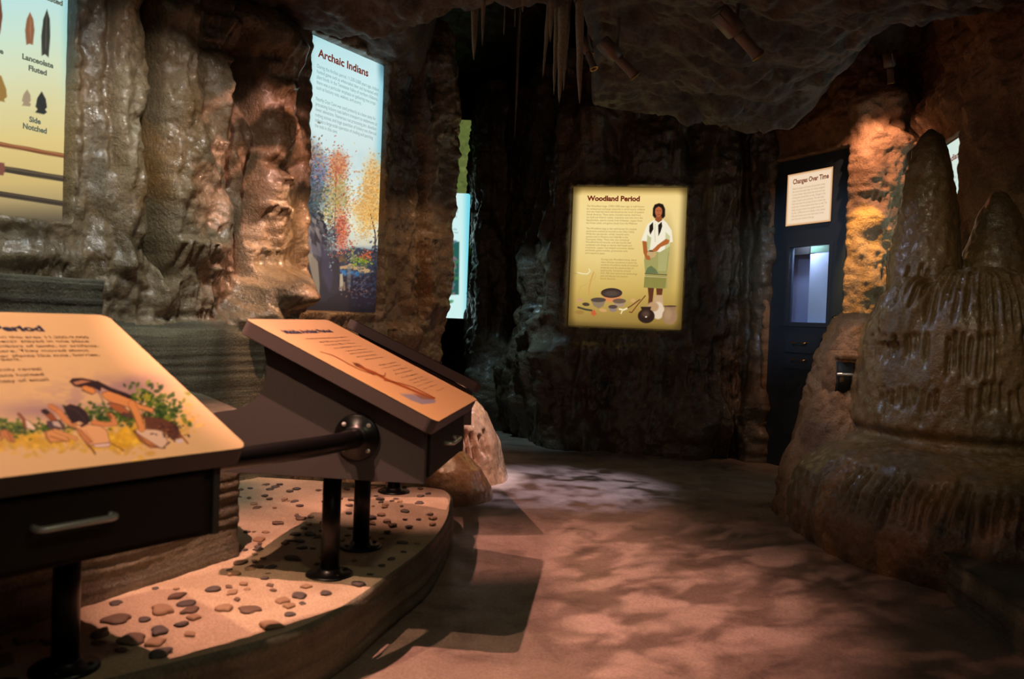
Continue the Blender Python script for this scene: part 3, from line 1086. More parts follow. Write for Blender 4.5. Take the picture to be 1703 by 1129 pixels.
# walking with the outside on the right
ledge('stone_ledge', [(-3.3, 0.9), (-1.95, 1.35), (-1.41, 2.34), (-1.02, 3.17), (-1.01, 3.22), (-1.06, 3.3), (-1.5, 4.0), (-2.0, 4.1), (-3.2, 3.9)][::1],
      0.18, 0.76, M['strata'], 'long knee-high layered stone ledge running behind the nearest display desk', 'rock ledge', seed=5)
ledge('stone_ledge', [(-3.4, 1.6), (-2.35, 2.0), (-1.95, 2.8), (-1.69, 3.38), (-1.66, 3.45), (-1.72, 3.53), (-2.0, 3.8), (-2.6, 3.6), (-3.4, 3.0)],
      0.74, 1.245, M['strata'], 'dark layered stone block with rounded top edge below the arrowhead sign', 'rock ledge', strat=0.003, seed=15)
ledge('stone_kerb', [(3.0, 4.2), (2.3, 4.1), (1.98, 3.8), (1.93, 3.5), (1.89, 3.1), (1.84, 2.7), (1.86, 2.3), (2.1, 1.9), (3.2, 1.5)][::-1],
      -0.02, 0.19, M['strata'], 'low layered stone kerb curving away from the foot of the big stalagmite mound', 'kerb', strat=0.004, seed=25, nfreq=38)

# stone platform with sand --------------------------------------------------
RIM = [(-2.6, 1.3), (-1.75, 1.5), (-1.32, 1.78), (-1.05, 2.02), (-0.86, 2.20), (-0.62, 2.42), (-0.50, 2.66), (-0.40, 3.02), (-0.292, 3.44), (-0.25, 3.87),
       (-0.262, 4.22), (-0.28, 4.48), (-0.36, 4.64), (-0.67, 4.66), (-1.2, 4.72), (-1.9, 4.8)]
plat, (rx, ry) = ledge('display_platform', RIM, -0.02, 0.205, M['strata'],
                       'curved stone platform spread with pale sand and loose pebbles under the three desks', 'platform', strat=0.006, lip=0.018, cap=False, seed=35, nfreq=34)


def inside_poly(px, py, X, Y):
    ins = np.zeros(X.shape, bool)
    j = len(px) - 1
    for i in range(len(px)):
        c = ((py[i] > Y) != (py[j] > Y)) & (X < (px[j] - px[i]) * (Y - py[i]) / (py[j] - py[i] + 1e-12) + px[i])
        ins ^= c
        j = i
    return ins


NB = 30
inn = []
for i in range(len(rx)):
    a, b = max(i - 1, 0), min(i + 1, len(rx) - 1)
    t = np.array([rx[b] - rx[a], ry[b] - ry[a]])
    t /= np.linalg.norm(t)
    nn = np.array([t[1], -t[0]])
    inn.append((rx[i] - nn[0] * 0.017, ry[i] - nn[1] * 0.017))
inn = np.array(inn)
# ribs from the rim inwards to a spine under the ledge
spine_y = np.interp(np.linspace(0, 1, len(inn)), [0, 0.35, 1], [1.4, 2.4, 4.7])
spine_x = np.interp(spine_y, [1.4, 2.4, 3.3, 4.7], [-2.6, -1.75, -1.55, -2.2])
tt = np.linspace(0, 1, 110)
TX = inn[:, 0:1] * (1 - tt) + spine_x[:, None] * tt
TY = inn[:, 1:2] * (1 - tt) + spine_y[:, None] * tt
TZ = 0.2045 + (0.005 * fbm(TX * 5, TY * 5, 0 * TX, 3, 7) + 0.0025 * fbm(TX * 30, TY * 30, 0 * TX, 2, 9)) * sstep(0.0, 0.06, tt)[None]
link('sand_bed', grid_mesh('sand_bed', np.stack([TX, TY, TZ], -1)[:, ::-1]), plat, M['sand'])

# stalactites ---------------------------------------------------------------
def stalactite(tipx, tipy, Y, wpx, top_z, label, lean=0.0, thin=False):
    tip = atY(tipx, tipy, Y)
    L = top_z - tip[2]
    r = wpx / 2 / F_PX * Y
    seg = 14
    prof = []
    nz = 26
    rng = random.Random(int(tipx * 7 + tipy))
    for i in range(nz + 1):
        f = i / nz
        rad = r * (0.10 + 0.90 * (1 - math.exp(-f * 3.2)) / 0.96) * (1 + 0.05 * math.sin(f * 23 + tipx)) if not thin else r
        prof.append((max(rad * (0.35 if i == 0 else 1), 0.0008), f * L))
    me = lathe_mesh('stalactite', [(0, -0.002)] + prof + [(0, L + 0.001)], seg)
    v = np.zeros(len(me.vertices) * 3, dtype=np.float32)
    me.vertices.foreach_get('co', v)
    v = v.reshape(-1, 3)
    f = v[:, 2] / L
    d = 0.10 * vnoise(v[:, 0] * 60 + tipx, v[:, 1] * 60, v[:, 2] * 14, 5)
    v[:, 0] *= (1 + d)
    v[:, 1] *= (1 + d)
    v[:, 0] += lean * f * L
    me.vertices.foreach_set('co', v.reshape(-1))
    o = link('stalactite', me, None, M['stalactite'])
    o.location = tip
    return tag(o, label, 'stalactite', None)


stalactite(788, 100, 5.00, 15, 3.3, 'leftmost of the hanging stalactites, long and grey-brown', -0.02)
stalactite(801, 54, 4.70, 11, 3.3, 'short bright stalactite hanging against the long leftmost one', 0.03)
stalactite(802, 76, 5.10, 7, 3.3, 'dark thin stalactite peeking out behind the bright leftmost pair')
stalactite(869, 20, 4.70, 11, 3.2, 'small stalactite tip alone at the top edge, between the two clusters')
stalactite(903, 127, 5.20, 9, 3.3, 'slim slanting stalactite at the left side of the central cluster', 0.05)
stalactite(915, 70, 4.90, 13, 3.3, 'shorter blunt stalactite in front of the central cluster', 0.01)
stalactite(921, 158, 5.30, 10, 3.3, 'dark stalactite close behind the longest one of the central cluster')
stalactite(930, 171, 5.10, 17, 3.3, 'longest and thickest stalactite of the central cluster')
stalactite(937, 150, 5.45, 9, 3.3, 'shadowy stalactite just right of the longest one', 0.02)
stalactite(964, 173, 5.00, 16, 3.3, 'pale sharp-tipped stalactite on its own right of the central cluster', -0.04)
stalactite(1535, 12, 5.0, 8, 3.25, 'tiny pointed stalactite above the orange-lit rock near the column')
stalactite(838, 58, 5.6, 2.2, 3.4, 'leftmost of the hair-thin soda straws over the dark gap', thin=True)
stalactite(856, 45, 5.6, 2.0, 3.4, 'middle of the hair-thin soda straws over the dark gap', thin=True)
stalactite(864, 55, 5.6, 2.0, 3.4, 'last of the hair-thin soda straws, below the lone small tip', thin=True)
stalactite(856, 230, 7.6, 6, 4.3, 'very dark long stalactite far back in the black gap')


# ================================================================== SIGNS AND THEIR ARTWORK
def project(P):
    v = P - CC
    z = v @ fwd
    return 851.5 + F_PX * (v @ CR) / z, 564.5 - F_PX * (v @ CU) / z


class Panel:
    """A flat board: origin at its lower-left corner, u to the right, v up, n towards the reader."""

    def __init__(s, O, ux, uv, w, h):
        s.O, s.ux, s.uv = [np.array(a, float) for a in (O, ux, uv)]
        s.ux /= np.linalg.norm(s.ux)
        s.uv /= np.linalg.norm(s.uv)
        s.n = np.cross(s.ux, s.uv)
        s.w, s.h = w, h
        s.M = Matrix([[s.ux[i], s.uv[i], s.n[i], s.O[i]] for i in range(3)] + [[0, 0, 0, 1]])

    def loc(s, x, y):
        d = ray(x, y)
        t = ((s.O - CC) @ s.n) / (d @ s.n)
        p = CC + d * t - s.O
        return p @ s.ux, p @ s.uv


class Painter:
    """paints the printed artwork of a board into point colours of its face grid"""

    def __init__(s, pan, step, crop=(0, 0, 1.0), base=(220, 220, 220), rect=None, rnd=0.0):
        u0, u1, v0, v1 = rect or (0, pan.w, 0, pan.h)
        nu, nv = int((u1 - u0) / step) + 2, int((v1 - v0) / step) + 2
        s.U, s.V = np.meshgrid(np.linspace(u0, u1, nu), np.linspace(v0, v1, nv), indexing='ij')
        s.dims = (u0, u1, v0, v1)
        W = pan.O + s.U[..., None] * pan.ux + s.V[..., None] * pan.uv
        x, y = project(W)
        s.X, s.Y = (x - crop[0]) * crop[2], (y - crop[1]) * crop[2]
        s.C = np.zeros(s.X.shape + (3,)) + np.array(base, float)
        s.rng = np.random.default_rng(5)
        s.rnd = rnd
        s.outline = None

    def mixm(s, a, col, sl=None):
        a = a[..., None]
        if sl is None:
            s.C = s.C * (1 - a) + np.array(col, float) * a
        else:
            s.C[sl] = s.C[sl] * (1 - a) + np.array(col, float) * a

    def box(s, x0, y0, x1, y1):
        # index window covering the given picture box
        m = (s.X > x0) & (s.X < x1) & (s.Y > y0) & (s.Y < y1)
        if not m.any():
            return None
        i = np.where(m.any(1))[0]
        j = np.where(m.any(0))[0]
        return slice(i[0], i[-1] + 1), slice(j[0], j[-1] + 1)

    def vgrad(s, stops):
        ys = [q[0] for q in stops]
        for k in range(3):
            s.C[..., k] = np.interp(s.Y, ys, [q[1][k] for q in stops])

    def poly(s, pts, col, soft=2.0, al=1.0, wob=0.0):
        p = np.array(pts, float)
        sl = s.box(p[:, 0].min() - 3 * soft, p[:, 1].min() - 3 * soft, p[:, 0].max() + 3 * soft, p[:, 1].max() + 3 * soft)
        if sl is None:
            return
        X, Y = s.X[sl], s.Y[sl]
        if wob:
            X = X + wob * vnoise(X * 0.05, Y * 0.05, 0 * X, 3)
            Y = Y + wob * vnoise(X * 0.05, Y * 0.05, 0 * X, 4)
        d = np.full(X.shape, 1e9)
        for i in range(len(p)):
            a, b = p[i], p[(i + 1) % len(p)]
            e = b - a
            t = np.clip(((X - a[0]) * e[0] + (Y - a[1]) * e[1]) / (e @ e + 1e-9), 0, 1)
            d = np.minimum(d, np.hypot(X - a[0] - t * e[0], Y - a[1] - t * e[1]))
        d = np.where(inside_poly(p[:, 0], p[:, 1], X, Y), d, -d)
        s.mixm(al * sstep(-soft, soft, d), col, sl)
        if s.outline:
            s.mixm(0.6 * (1 - sstep(1.0, 5.5, np.abs(d))), s.outline, sl)

    def line(s, pts, w, col, soft=1.5, al=1.0):
        p = np.array(pts, float)
        q = w + 3 * soft
        sl = s.box(p[:, 0].min() - q, p[:, 1].min() - q, p[:, 0].max() + q, p[:, 1].max() + q)
        if sl is None:
            return
        X, Y = s.X[sl], s.Y[sl]
        d = np.full(X.shape, 1e9)
        for a, b in zip(p[:-1], p[1:]):
            e = b - a
            t = np.clip(((X - a[0]) * e[0] + (Y - a[1]) * e[1]) / (e @ e + 1e-9), 0, 1)
            d = np.minimum(d, np.hypot(X - a[0] - t * e[0], Y - a[1] - t * e[1]))
        if s.outline and w > 18:
            s.mixm(0.6 * (1 - sstep(w / 2, w / 2 + 6, d)), s.outline, sl)
        s.mixm(al * (1 - sstep(w / 2 - soft, w / 2 + soft, d)), col, sl)

    def ell(s, cx, cy, rx, ry, col, soft=0.15, rot=0.0, al=1.0):
        r = max(rx, ry) * (1 + soft) + 2
        sl = s.box(cx - r, cy - r, cx + r, cy + r)
        if sl is None:
            return
        X, Y = s.X[sl] - cx, s.Y[sl] - cy
        c, sn = math.cos(rot), math.sin(rot)
        d = np.hypot((X * c + Y * sn) / rx, (-X * sn + Y * c) / ry)
        s.mixm(al * (1 - sstep(1 - soft, 1 + soft, d)), col, sl)

    def dabs(s, n, cx, cy, sx, sy, cols, r0, r1, al=0.85, asp=0.6, rot=0.0):
        for _ in range(n):
            x, y = s.rng.normal(0, 0.5, 2)
            c = cols[s.rng.integers(len(cols))]
            r = s.rng.uniform(r0, r1)
            xx, yy = x * sx, y * sy
            s.ell(cx + xx * math.cos(rot) - yy * math.sin(rot), cy + xx * math.sin(rot) + yy * math.cos(rot), r, r * asp,
                  np.array(c) * s.rng.uniform(0.85, 1.1), 0.55, s.rng.uniform(-1.2, 1.2), al)

    def mesh(s, name, z=0.0005, parent=None, mat=None):
        c = np.clip(s.C, 0, 255) / 255
        lin = np.where(c <= 0.04045, c / 12.92, ((c + 0.055) / 1.055) ** 2.4)
        U, V = s.U.copy(), s.V.copy()
        if s.rnd:   # rounded corners: pull the grid corners in
            u0, u1, v0, v1 = s.dims
            r = s.rnd
            for cu, cv, su, sv in ((u0, v0, 1, 1), (u1, v0, -1, 1), (u0, v1, 1, -1), (u1, v1, -1, -1)):
                a, b = (U - cu) * su, (V - cv) * sv
                m = (a < r) & (b < r)
                dx, dy = r - a[m], r - b[m]
                d = np.maximum(np.hypot(dx, dy), 1e-9)
                k = np.maximum(dx, dy) / d
                U[m] = cu + su * (r - dx * k)
                V[m] = cv + sv * (r - dy * k)
        me = grid_mesh(name, np.stack([U, V, np.full_like(U, z)], -1), lin)
        return link(name, me, parent, mat, smooth=False)


LIT = vcol_mat('backlit_print', 1.0, 0.35)
PRINT = vcol_mat('laminated_print', 0.0, 0.38)
INK_RED = emis('dark_red_lettering', srgb(112, 38, 22))
INK_RED2 = emis('brown_red_lettering', srgb(120, 52, 28))
INK_GREY = emis('grey_lettering', srgb(118, 148, 150))
INK_TAN = emis('tan_lettering', srgb(158, 128, 66))
INK_BROWN = emis('brown_lettering', srgb(182, 148, 112))
INK_DARK = emis('dark_lettering', srgb(92, 100, 84))
INK_NAVY = plain('navy_lettering', srgb(38, 34, 66), 0.5)
INK_PLAIN = plain('brown_print_lettering', srgb(112, 76, 54), 0.5)


def sign_board(pan, label, depth=0.045, rnd=0.0):
    r = empty('information_sign', pan.M, label, 'sign')
    link('housing', box_mesh('housing', 0.0, pan.w, 0.0, pan.h, -depth, -0.0005, 0.003), r, M['black'])
    return r


def text_rows(pan, parent, rows, x0y0, x1y1, yend, mat, name='lettering', bold=0.0, em=0.98, z=0.0012):
    """rows of a paragraph: first row's left px, right px of the widest row, px of the last row's left end"""
    u0, v0 = pan.loc(*x0y0)
    u1, _ = pan.loc(*x1y1)
    _, v1 = pan.loc(*yend)
    pitch = (v0 - v1) / max(1, len(rows) - 1) if len(rows) > 1 else (v0 - v1)
    size = pitch * em
    o = lettering(name, '\n'.join(rows), u0, v0 + size * 0.35, size, mat, parent, z, bold, line=1.0)
    me = o.data
    v = np.zeros(len(me.vertices) * 3, dtype=np.float32)
    me.vertices.foreach_get('co', v)
    v = v.reshape(-1, 3)
    v[:, 0] = u0 + (v[:, 0] - u0) * (u1 - u0) / (v[:, 0].max() - u0)
    y = v[:, 1]
    H = y.max() - y.min()
    v[:, 1] = (v0 + size * 0.35) - (y.max() - y) * (abs(v0 - v1) + size * 0.8) / H
    me.vertices.foreach_set('co', v.reshape(-1))
    return o


def title(pan, parent, s, p0, p1, cap_px, mat, bold=0.035, name='title_lettering', z=0.0014):
    """p0, p1: px of the baseline's ends"""
    u0, v0 = pan.loc(*p0)
    u1, v1 = pan.loc(*p1)
    _, vt = pan.loc(p0[0], p0[1] - cap_px)
    o = lettering(name, s, 0, 0, 1.0, mat, parent, z, bold)
    me = o.data
    v = np.zeros(len(me.vertices) * 3, dtype=np.float32)
    me.vertices.foreach_get('co', v)
    v = v.reshape(-1, 3)
    # cap height of the built-in face measured from its own letters
    cap = CAP
    base = BASE
    v[:, 0] = u0 + (v[:, 0] - v[:, 0].min()) * (u1 - u0) / (v[:, 0].max() - v[:, 0].min())
    v[:, 1] = v0 + (v[:, 1] - base) / cap * (vt - v0) + (v1 - v0) * 0
    me.vertices.foreach_set('co', v.reshape(-1))
    return o


_m = text_mesh('H', 1.0)
_v = np.array([q.co[:] for q in _m.vertices])
BASE, CAP = _v[:, 1].min(), _v[:, 1].max() - _v[:, 1].min()
bpy.data.meshes.remove(_m)

# --- tall blue sign with the autumn landscape --------------------------------
A0, A1 = np.array([-1.311, 5.2]), np.array([-0.943, 5.824])
wA = float(np.linalg.norm(A1 - A0))
pA = Panel((A0[0] - 0.004, A0[1] + 0.0, 1.158), (*(A1 - A0), 0), (0, 0, 1), wA, 1.694)
sA = sign_board(pA, 'tall pale blue lit sign about Archaic Indians with an autumn river landscape at its base')
P = Painter(pA, 0.0036, (490, 240, 3.894))
P.vgrad([(-760, (150, 205, 215)), (-650, (186, 226, 230)), (-400, (206, 236, 238)), (-100, (212, 234, 232)), (100, (206, 224, 222)),
         (300, (222, 232, 222)), (560, (230, 226, 198)), (650, (206, 204, 184)), (700, (110, 128, 150)), (740, (70, 84, 110)), (1100, (20, 20, 30))])
fu, fv = P.U / pA.w, P.V / pA.h
P.mixm(0.55 * sstep(0.86, 1.0, fu) * sstep(0.3, 0.6, fv), (92, 180, 205))
P.mixm(0.35 * sstep(0.10, 0.0, fu) * sstep(0.4, 0.6, fv), (120, 190, 180))
P.mixm(0.6 * sstep(0.10, 0.0, np.hypot(np.maximum(1 - fu, 0) * 0.7, 1 - fv)), (50, 80, 95))
P.mixm(0.35 * sstep(-0.2, 0.5, fbm(P.X * 0.012, P.Y * 0.02, 0 * P.X, 4, 3)) * sstep(0, 120, P.Y) * sstep(700, 560, P.Y), (176, 206, 214))
# far hills, water, bank
P.poly([(250, 690), (420, 668), (540, 690), (540, 1100), (20, 1100), (20, 600)], (52, 60, 74), 8, wob=8)
P.poly([(278, 786), (360, 776), (450, 790), (505, 816), (500, 834), (430, 826), (360, 806), (280, 802)], (186, 148, 104), 5, wob=10)
P.poly([(290, 812), (420, 826), (410, 880), (330, 872)], (58, 112, 160), 5)
P.poly([(60, 850), (300, 850), (540, 850), (540, 1090), (20, 1090)], (38, 28, 36), 14, wob=10)
P.dabs(90, 430, 760, 70, 34, [(128, 150, 30), (150, 160, 50), (90, 110, 40)], 4, 10)
P.dabs(60, 468, 720, 46, 30, [(196, 86, 44), (170, 70, 50), (214, 120, 60)], 4, 9)
P.dabs(50, 376, 715, 30, 60, [(150, 140, 96), (120, 112, 84), (176, 160, 110)], 4, 9)
P.dabs(70, 300, 745, 40, 20, [(90, 76, 50), (116, 92, 60)], 4, 8)
# cliffs on the left
P.poly([(40, 330), (120, 360), (190, 470), (230, 640), (290, 760), (290, 960), (200, 1020), (30, 1030)], (46, 40, 48), 10, wob=14)
for k in range(46):
    a = P.rng.uniform(0, 1, 4)
    x, y = 52 + 150 * a[0] * (0.5 + a[1] * 0.6), 370 + 330 * a[1]
    P.poly([(x, y), (x + 22 + 16 * a[2], y + 26), (x + 20 + 14 * a[2], y + 64 * a[3] + 34), (x + 4, y + 36)],
           [(128, 116, 112), (92, 84, 88), (156, 142, 130), (70, 62, 70)][k % 4], 4, 0.7)
P.poly([(74, 700), (110, 710), (150, 760), (162, 900), (160, 1010), (130, 930), (100, 800)], (158, 138, 112), 6, 0.8)
P.poly([(40, 610), (100, 630), (180, 690), (170, 730), (90, 690), (44, 650)], (112, 102, 108), 6, 0.7)
P.poly([(165, 640), (220, 700), (250, 860), (230, 960), (180, 850)], (60, 54, 74), 8, 0.8)
# foliage: soft masses first, then leaves
for cx, cy, rx, ry, c in ((70, 200, 100, 200, (56, 58, 72)), (120, 330, 90, 110, (70, 84, 88)), (64, 80, 40, 60, (120, 84, 60)), (150, 160, 60, 90, (120, 130, 160)),
                          (284, 130, 52, 80, (196, 130, 96)), (280, 330, 56, 90, (170, 150, 100)), (296, 560, 44, 110, (196, 96, 70)), (240, 620, 30, 80, (120, 110, 110)),
                          (508, 270, 60, 170, (228, 182, 110)), (480, 440, 80, 90, (226, 180, 104))):
    P.ell(cx, cy, rx, ry, c, 0.6, 0, 0.8)
P.dabs(700, 76, 230, 120, 230, [(40, 36, 40), (60, 58, 76), (84, 74, 62), (60, 72, 92), (104, 80, 66), (130, 120, 130)], 4, 11, 0.7)
P.dabs(300, 100, 70, 100, 90, [(200, 142, 84), (170, 110, 66), (130, 116, 140), (214, 164, 110), (150, 150, 160)], 3, 8, 0.7)
P.dabs(320, 170, 200, 80, 170, [(104, 144, 186), (134, 164, 190), (160, 120, 136), (100, 118, 120), (190, 120, 110)], 3, 8, 0.7)
P.dabs(320, 130, 340, 130, 130, [(62, 82, 84), (50, 70, 74), (100, 90, 80), (84, 108, 108)], 4, 10, 0.7)
P.line([(268, 150), (266, 300), (262, 420), (256, 660)], 5, (66, 52, 56), 2)
P.line([(268, 250), (300, 200)], 3, (80, 60, 60), 1.5)
P.line([(264, 380), (236, 330)], 3, (80, 60, 60), 1.5)
P.dabs(620, 284, 165, 80, 130, [(204, 110, 70), (218, 140, 90), (186, 90, 70), (226, 176, 120), (206, 120, 66), (170, 110, 90)], 3, 8, 0.75)
P.dabs(520, 280, 340, 96, 150, [(200, 166, 80), (176, 150, 80), (146, 150, 90), (214, 130, 70), (200, 190, 150)], 3, 8, 0.75)
P.dabs(480, 296, 560, 74, 190, [(200, 80, 54), (214, 110, 76), (180, 66, 54), (222, 150, 100), (150, 70, 60)], 3, 8, 0.75)
P.dabs(160, 225, 460, 44, 90, [(176, 150, 74), (190, 166, 100), (120, 124, 84)], 3, 8, 0.7)
P.dabs(320, 240, 610, 46, 140, [(170, 196, 190), (110, 130, 130), (84, 70, 80), (60, 54, 64)], 3, 8, 0.7)
P.line([(486, 440), (504, 500), (522, 580), (520, 700), (530, 780)], 9, (70, 56, 50), 2)
P.line([(552, 540), (524, 640)], 5, (80, 62, 50), 2)
P.line([(512, 300), (510, 480)], 4, (110, 80, 50), 2, 0.7)
P.dabs(900, 510, 290, 86, 180, [(232, 176, 90), (222, 158, 76), (238, 200, 130), (210, 150, 84), (200, 170, 120)], 3, 9, 0.75)
P.dabs(620, 482, 440, 116, 150, [(230, 176, 88), (218, 150, 70), (238, 196, 120)], 3, 8, 0.75)
P.dabs(200, 415, 405, 80, 50, [(226, 170, 96), (232, 190, 130)], 3, 6, 0.7)
P.dabs(140, 445, 575, 56, 60, [(216, 160, 86), (226, 180, 110)], 3, 6, 0.7)
# tiny people and camp marks
P.poly([(340, 786), (362, 786), (366, 860), (356, 960), (338, 900)], (120, 116, 110), 7, 0.7)
P.poly([(292, 840), (310, 835), (316, 900), (306, 950), (290, 945)], (196, 178, 146), 5, 0.85)
P.poly([(314, 892), (326, 890), (328, 945), (314, 948)], (150, 120, 96), 4, 0.8)
P.dabs(200, 430, 900, 90, 130, [(60, 62, 84), (40, 38, 54), (80, 78, 100), (104, 96, 104)], 4, 10, 0.6)
P.dabs(120, 520, 850, 30, 200, [(30, 34, 50), (50, 56, 76)], 5, 12, 0.7)
P.dabs(40, 380, 950, 130, 30, [(130, 84, 66), (100, 70, 66), (150, 120, 110)], 4, 9, 0.6)
P.mixm(0.85 * sstep(0.05, 0.0, fv), (20, 14, 20))
P.mesh('face', 0.0005, sA, LIT)
title(pA, sA, 'Archaic Indians', (528.5, 93.5), (612, 131), 12.8, INK_RED, 0.03)
text_rows(pA, sA, ['During the Archaic period, 11,200-3,000 years ago, Indians', 'hunted game such as white-tailed deer and harvested wild',
                   'plant foods. In the Tennessee Valley of northern Alabama,', 'there was a particular emphasis on gathering tree crops',
                   'such as hickory nuts, walnuts, and acorns.'], (527.0, 109), (629.7, 156), (525.3, 145.5), INK_GREY)
text_rows(pA, sA, ['Nearby Dust Cave was used primarily as a base camp for', 'processing hickory nuts before transport to settlements at',
                   'lower elevations. Numerous nut processing pits, abundant', 'nutting stones, and huge quantities of hickory nut charcoal',
                   'indicate a large-scale operation of shelling and parching', 'the nuts in this cave.'], (524.8, 163), (626.5, 213), (522.3, 206.5), INK_GREY)

# --- yellow sign on the back wall --------------------------------------------
wl0, wr0 = atY(944.5, 543, 7.60), atY(1133, 549, 7.40)
wt0 = atY(953, 310, 7.60)
pW = Panel((wl0[0], 7.60, (wl0[2] + wr0[2]) / 2), (wr0[0] - wl0[0], -0.20, 0), (0, 0, 1), math.hypot(wr0[0] - wl0[0], 0.2), float(wt0[2] - (wl0[2] + wr0[2]) / 2))
sW = sign_board(pW, 'square yellow lit sign about the Woodland Period with a standing woman and clay pots')
P = Painter(pW, 0.0034, (930, 290, 4.18), (228, 200, 128))
fu, fv = P.U / pW.w, P.V / pW.h
P.vgrad([(90, (196, 158, 78)), (150, (244, 214, 140)), (350, (240, 212, 142)), (600, (228, 198, 122)), (800, (206, 174, 92)), (950, (176, 144, 72)), (1080, (142, 114, 56))])
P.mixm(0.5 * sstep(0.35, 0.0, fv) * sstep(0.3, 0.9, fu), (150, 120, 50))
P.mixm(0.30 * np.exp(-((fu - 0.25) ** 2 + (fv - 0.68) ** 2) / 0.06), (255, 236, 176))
# backlight falloff painted into the print: colours darken towards its rim
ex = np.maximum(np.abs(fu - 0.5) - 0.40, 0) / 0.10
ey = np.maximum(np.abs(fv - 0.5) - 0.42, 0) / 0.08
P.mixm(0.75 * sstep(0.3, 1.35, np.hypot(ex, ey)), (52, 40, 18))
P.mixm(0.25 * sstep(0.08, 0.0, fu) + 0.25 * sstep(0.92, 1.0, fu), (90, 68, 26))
DK = (30, 20, 16)
P.ell(740, 560, 60, 260, (150, 130, 70), 0.5, 0, 0.4)
# legs
P.poly([(614, 770), (662, 770), (652, 850), (646, 905), (618, 905), (622, 850)], (92, 50, 28), 3)
P.poly([(672, 770), (724, 770), (712, 850), (704, 880), (680, 870)], (100, 54, 30), 3)
# skirt and shirt
P.poly([(606, 470), (770, 470), (766, 550), (748, 700), (752, 790), (588, 784), (598, 690), (590, 600)], (162, 156, 92), 4)
P.poly([(598, 700), (748, 706), (736, 795), (588, 786)], (150, 142, 74), 3)
for k in range(18):
    x = 594 + k * 8.4
    P.line([(x, 712), (x - 3, 786)], 3.2, (112, 104, 48), 1.5, 0.7)
P.line([(596, 690), (748, 698)], 5, (96, 62, 40), 1.5)
P.line([(596, 708), (746, 716)], 5, (206, 180, 130), 1.5)
P.poly([(596, 690), (612, 650), (640, 634), (672, 660), (690, 690)], (104, 116, 74), 4)
for k in range(9):
    P.line([(694 + k * 8, 500), (690 + k * 6, 670)], 3, (206, 200, 150), 1.5, 0.6)
P.poly([(655, 316), (612, 348), (568, 462), (606, 468), (616, 440), (612, 530), (700, 540), (768, 500), (770, 472), (790, 470), (782, 390), (748, 336), (720, 312)], (242, 232, 206), 3)
P.poly([(612, 420), (640, 440), (628, 530), (610, 520)], (176, 178, 120), 4, 0.8)
P.poly([(740, 400), (770, 430), (766, 545), (735, 520)], (176, 176, 112), 4, 0.6)
P.poly([(628, 356), (652, 332), (654, 380), (634, 418), (626, 395)], DK, 3)
P.poly([(688, 352), (712, 330), (716, 360), (704, 400), (690, 428)], DK, 3)
P.line([(668, 345), (664, 400), (668, 470)], 3, (180, 170, 140), 1.5)
# arms, hands, pot
P.poly([(578, 462), (606, 466), (612, 520), (628, 566), (634, 596), (606, 592), (586, 545)], (170, 94, 44), 3)
P.ell(642, 552, 32, 28, (196, 164, 112), 0.12)
P.ell(644, 532, 24, 7, (110, 84, 56), 0.2)
P.poly([(742, 448), (768, 458), (758, 482), (704, 506), (680, 534), (656, 536), (656, 518), (684, 490)], (176, 98, 46), 3)
P.ell(664, 526, 15, 11, (182, 104, 52), 0.2)
P.ell(618, 578, 13, 15, (176, 98, 48), 0.2)
# head
P.poly([(664, 210), (694, 200), (722, 208), (736, 240), (736, 290), (722, 306), (664, 304), (650, 286), (652, 236)], DK, 4)
P.poly([(672, 290), (712, 290), (716, 318), (690, 334), (666, 318)], (150, 80, 42), 3)
P.ell(691, 258, 25, 38, (186, 104, 62), 0.12)
P.line([(678, 252), (686, 252)], 3, DK, 1.2)
P.line([(698, 252), (706, 252)], 3, DK, 1.2)
P.line([(691, 256), (691, 268)], 2.4, (140, 70, 40), 1.2)
P.line([(684, 279), (699, 279)], 3.4, (120, 44, 34), 1.2)
P.poly([(668, 222), (691, 214), (716, 224), (714, 234), (691, 222), (670, 236)], DK, 2)
# pots at her feet
P.poly([(664, 838), (718, 838), (724, 900), (700, 930), (650, 910)], (196, 160, 118), 4)
P.ell(686, 946, 44, 60, (222, 200, 172), 0.12)
P.ell(652, 920, 40, 34, (186, 148, 106), 0.2)
P.ell(768, 986, 52, 58, (158, 122, 88), 0.08)
P.poly([(726, 912), (818, 916), (806, 946), (740, 944)], (150, 116, 84), 3)
P.ell(772, 916, 46, 6, (96, 66, 46), 0.2)
P.ell(756, 970, 24, 40, (184, 150, 112), 0.5, 0, 0.5)
P.ell(605, 984, 58, 50, (46, 30, 24), 0.08)
P.poly([(566, 920), (640, 920), (630, 950), (576, 950)], (50, 34, 26), 3)
P.ell(602, 970, 26, 22, (104, 78, 58), 0.6, 0, 0.7)
P.ell(604, 990, 7, 5, (240, 220, 190), 0.5)
# bowls
P.poly([(296, 830), (434, 834), (420, 876), (370, 890), (320, 880)], (214, 136, 84), 4)
P.ell(364, 824, 74, 34, (58, 44, 38), 0.06)
P.ell(364, 828, 52, 20, (104, 86, 74), 0.5, 0, 0.6)
P.poly([(220, 874), (324, 874), (306, 916), (274, 932), (240, 914)], (140, 120, 94), 3)
P.ell(272, 872, 52, 16, (84, 70, 60), 0.1)
P.poly([(372, 880), (464, 882), (448, 914), (420, 926), (392, 914)], (166, 140, 112), 3)
P.ell(418, 880, 46, 17, (112, 88, 70), 0.1)
P.poly([(342, 922), (404, 922), (398, 950), (372, 958), (350, 948)], (146, 124, 112), 3)
P.ell(373, 920, 31, 13, (86, 66, 60), 0.1)
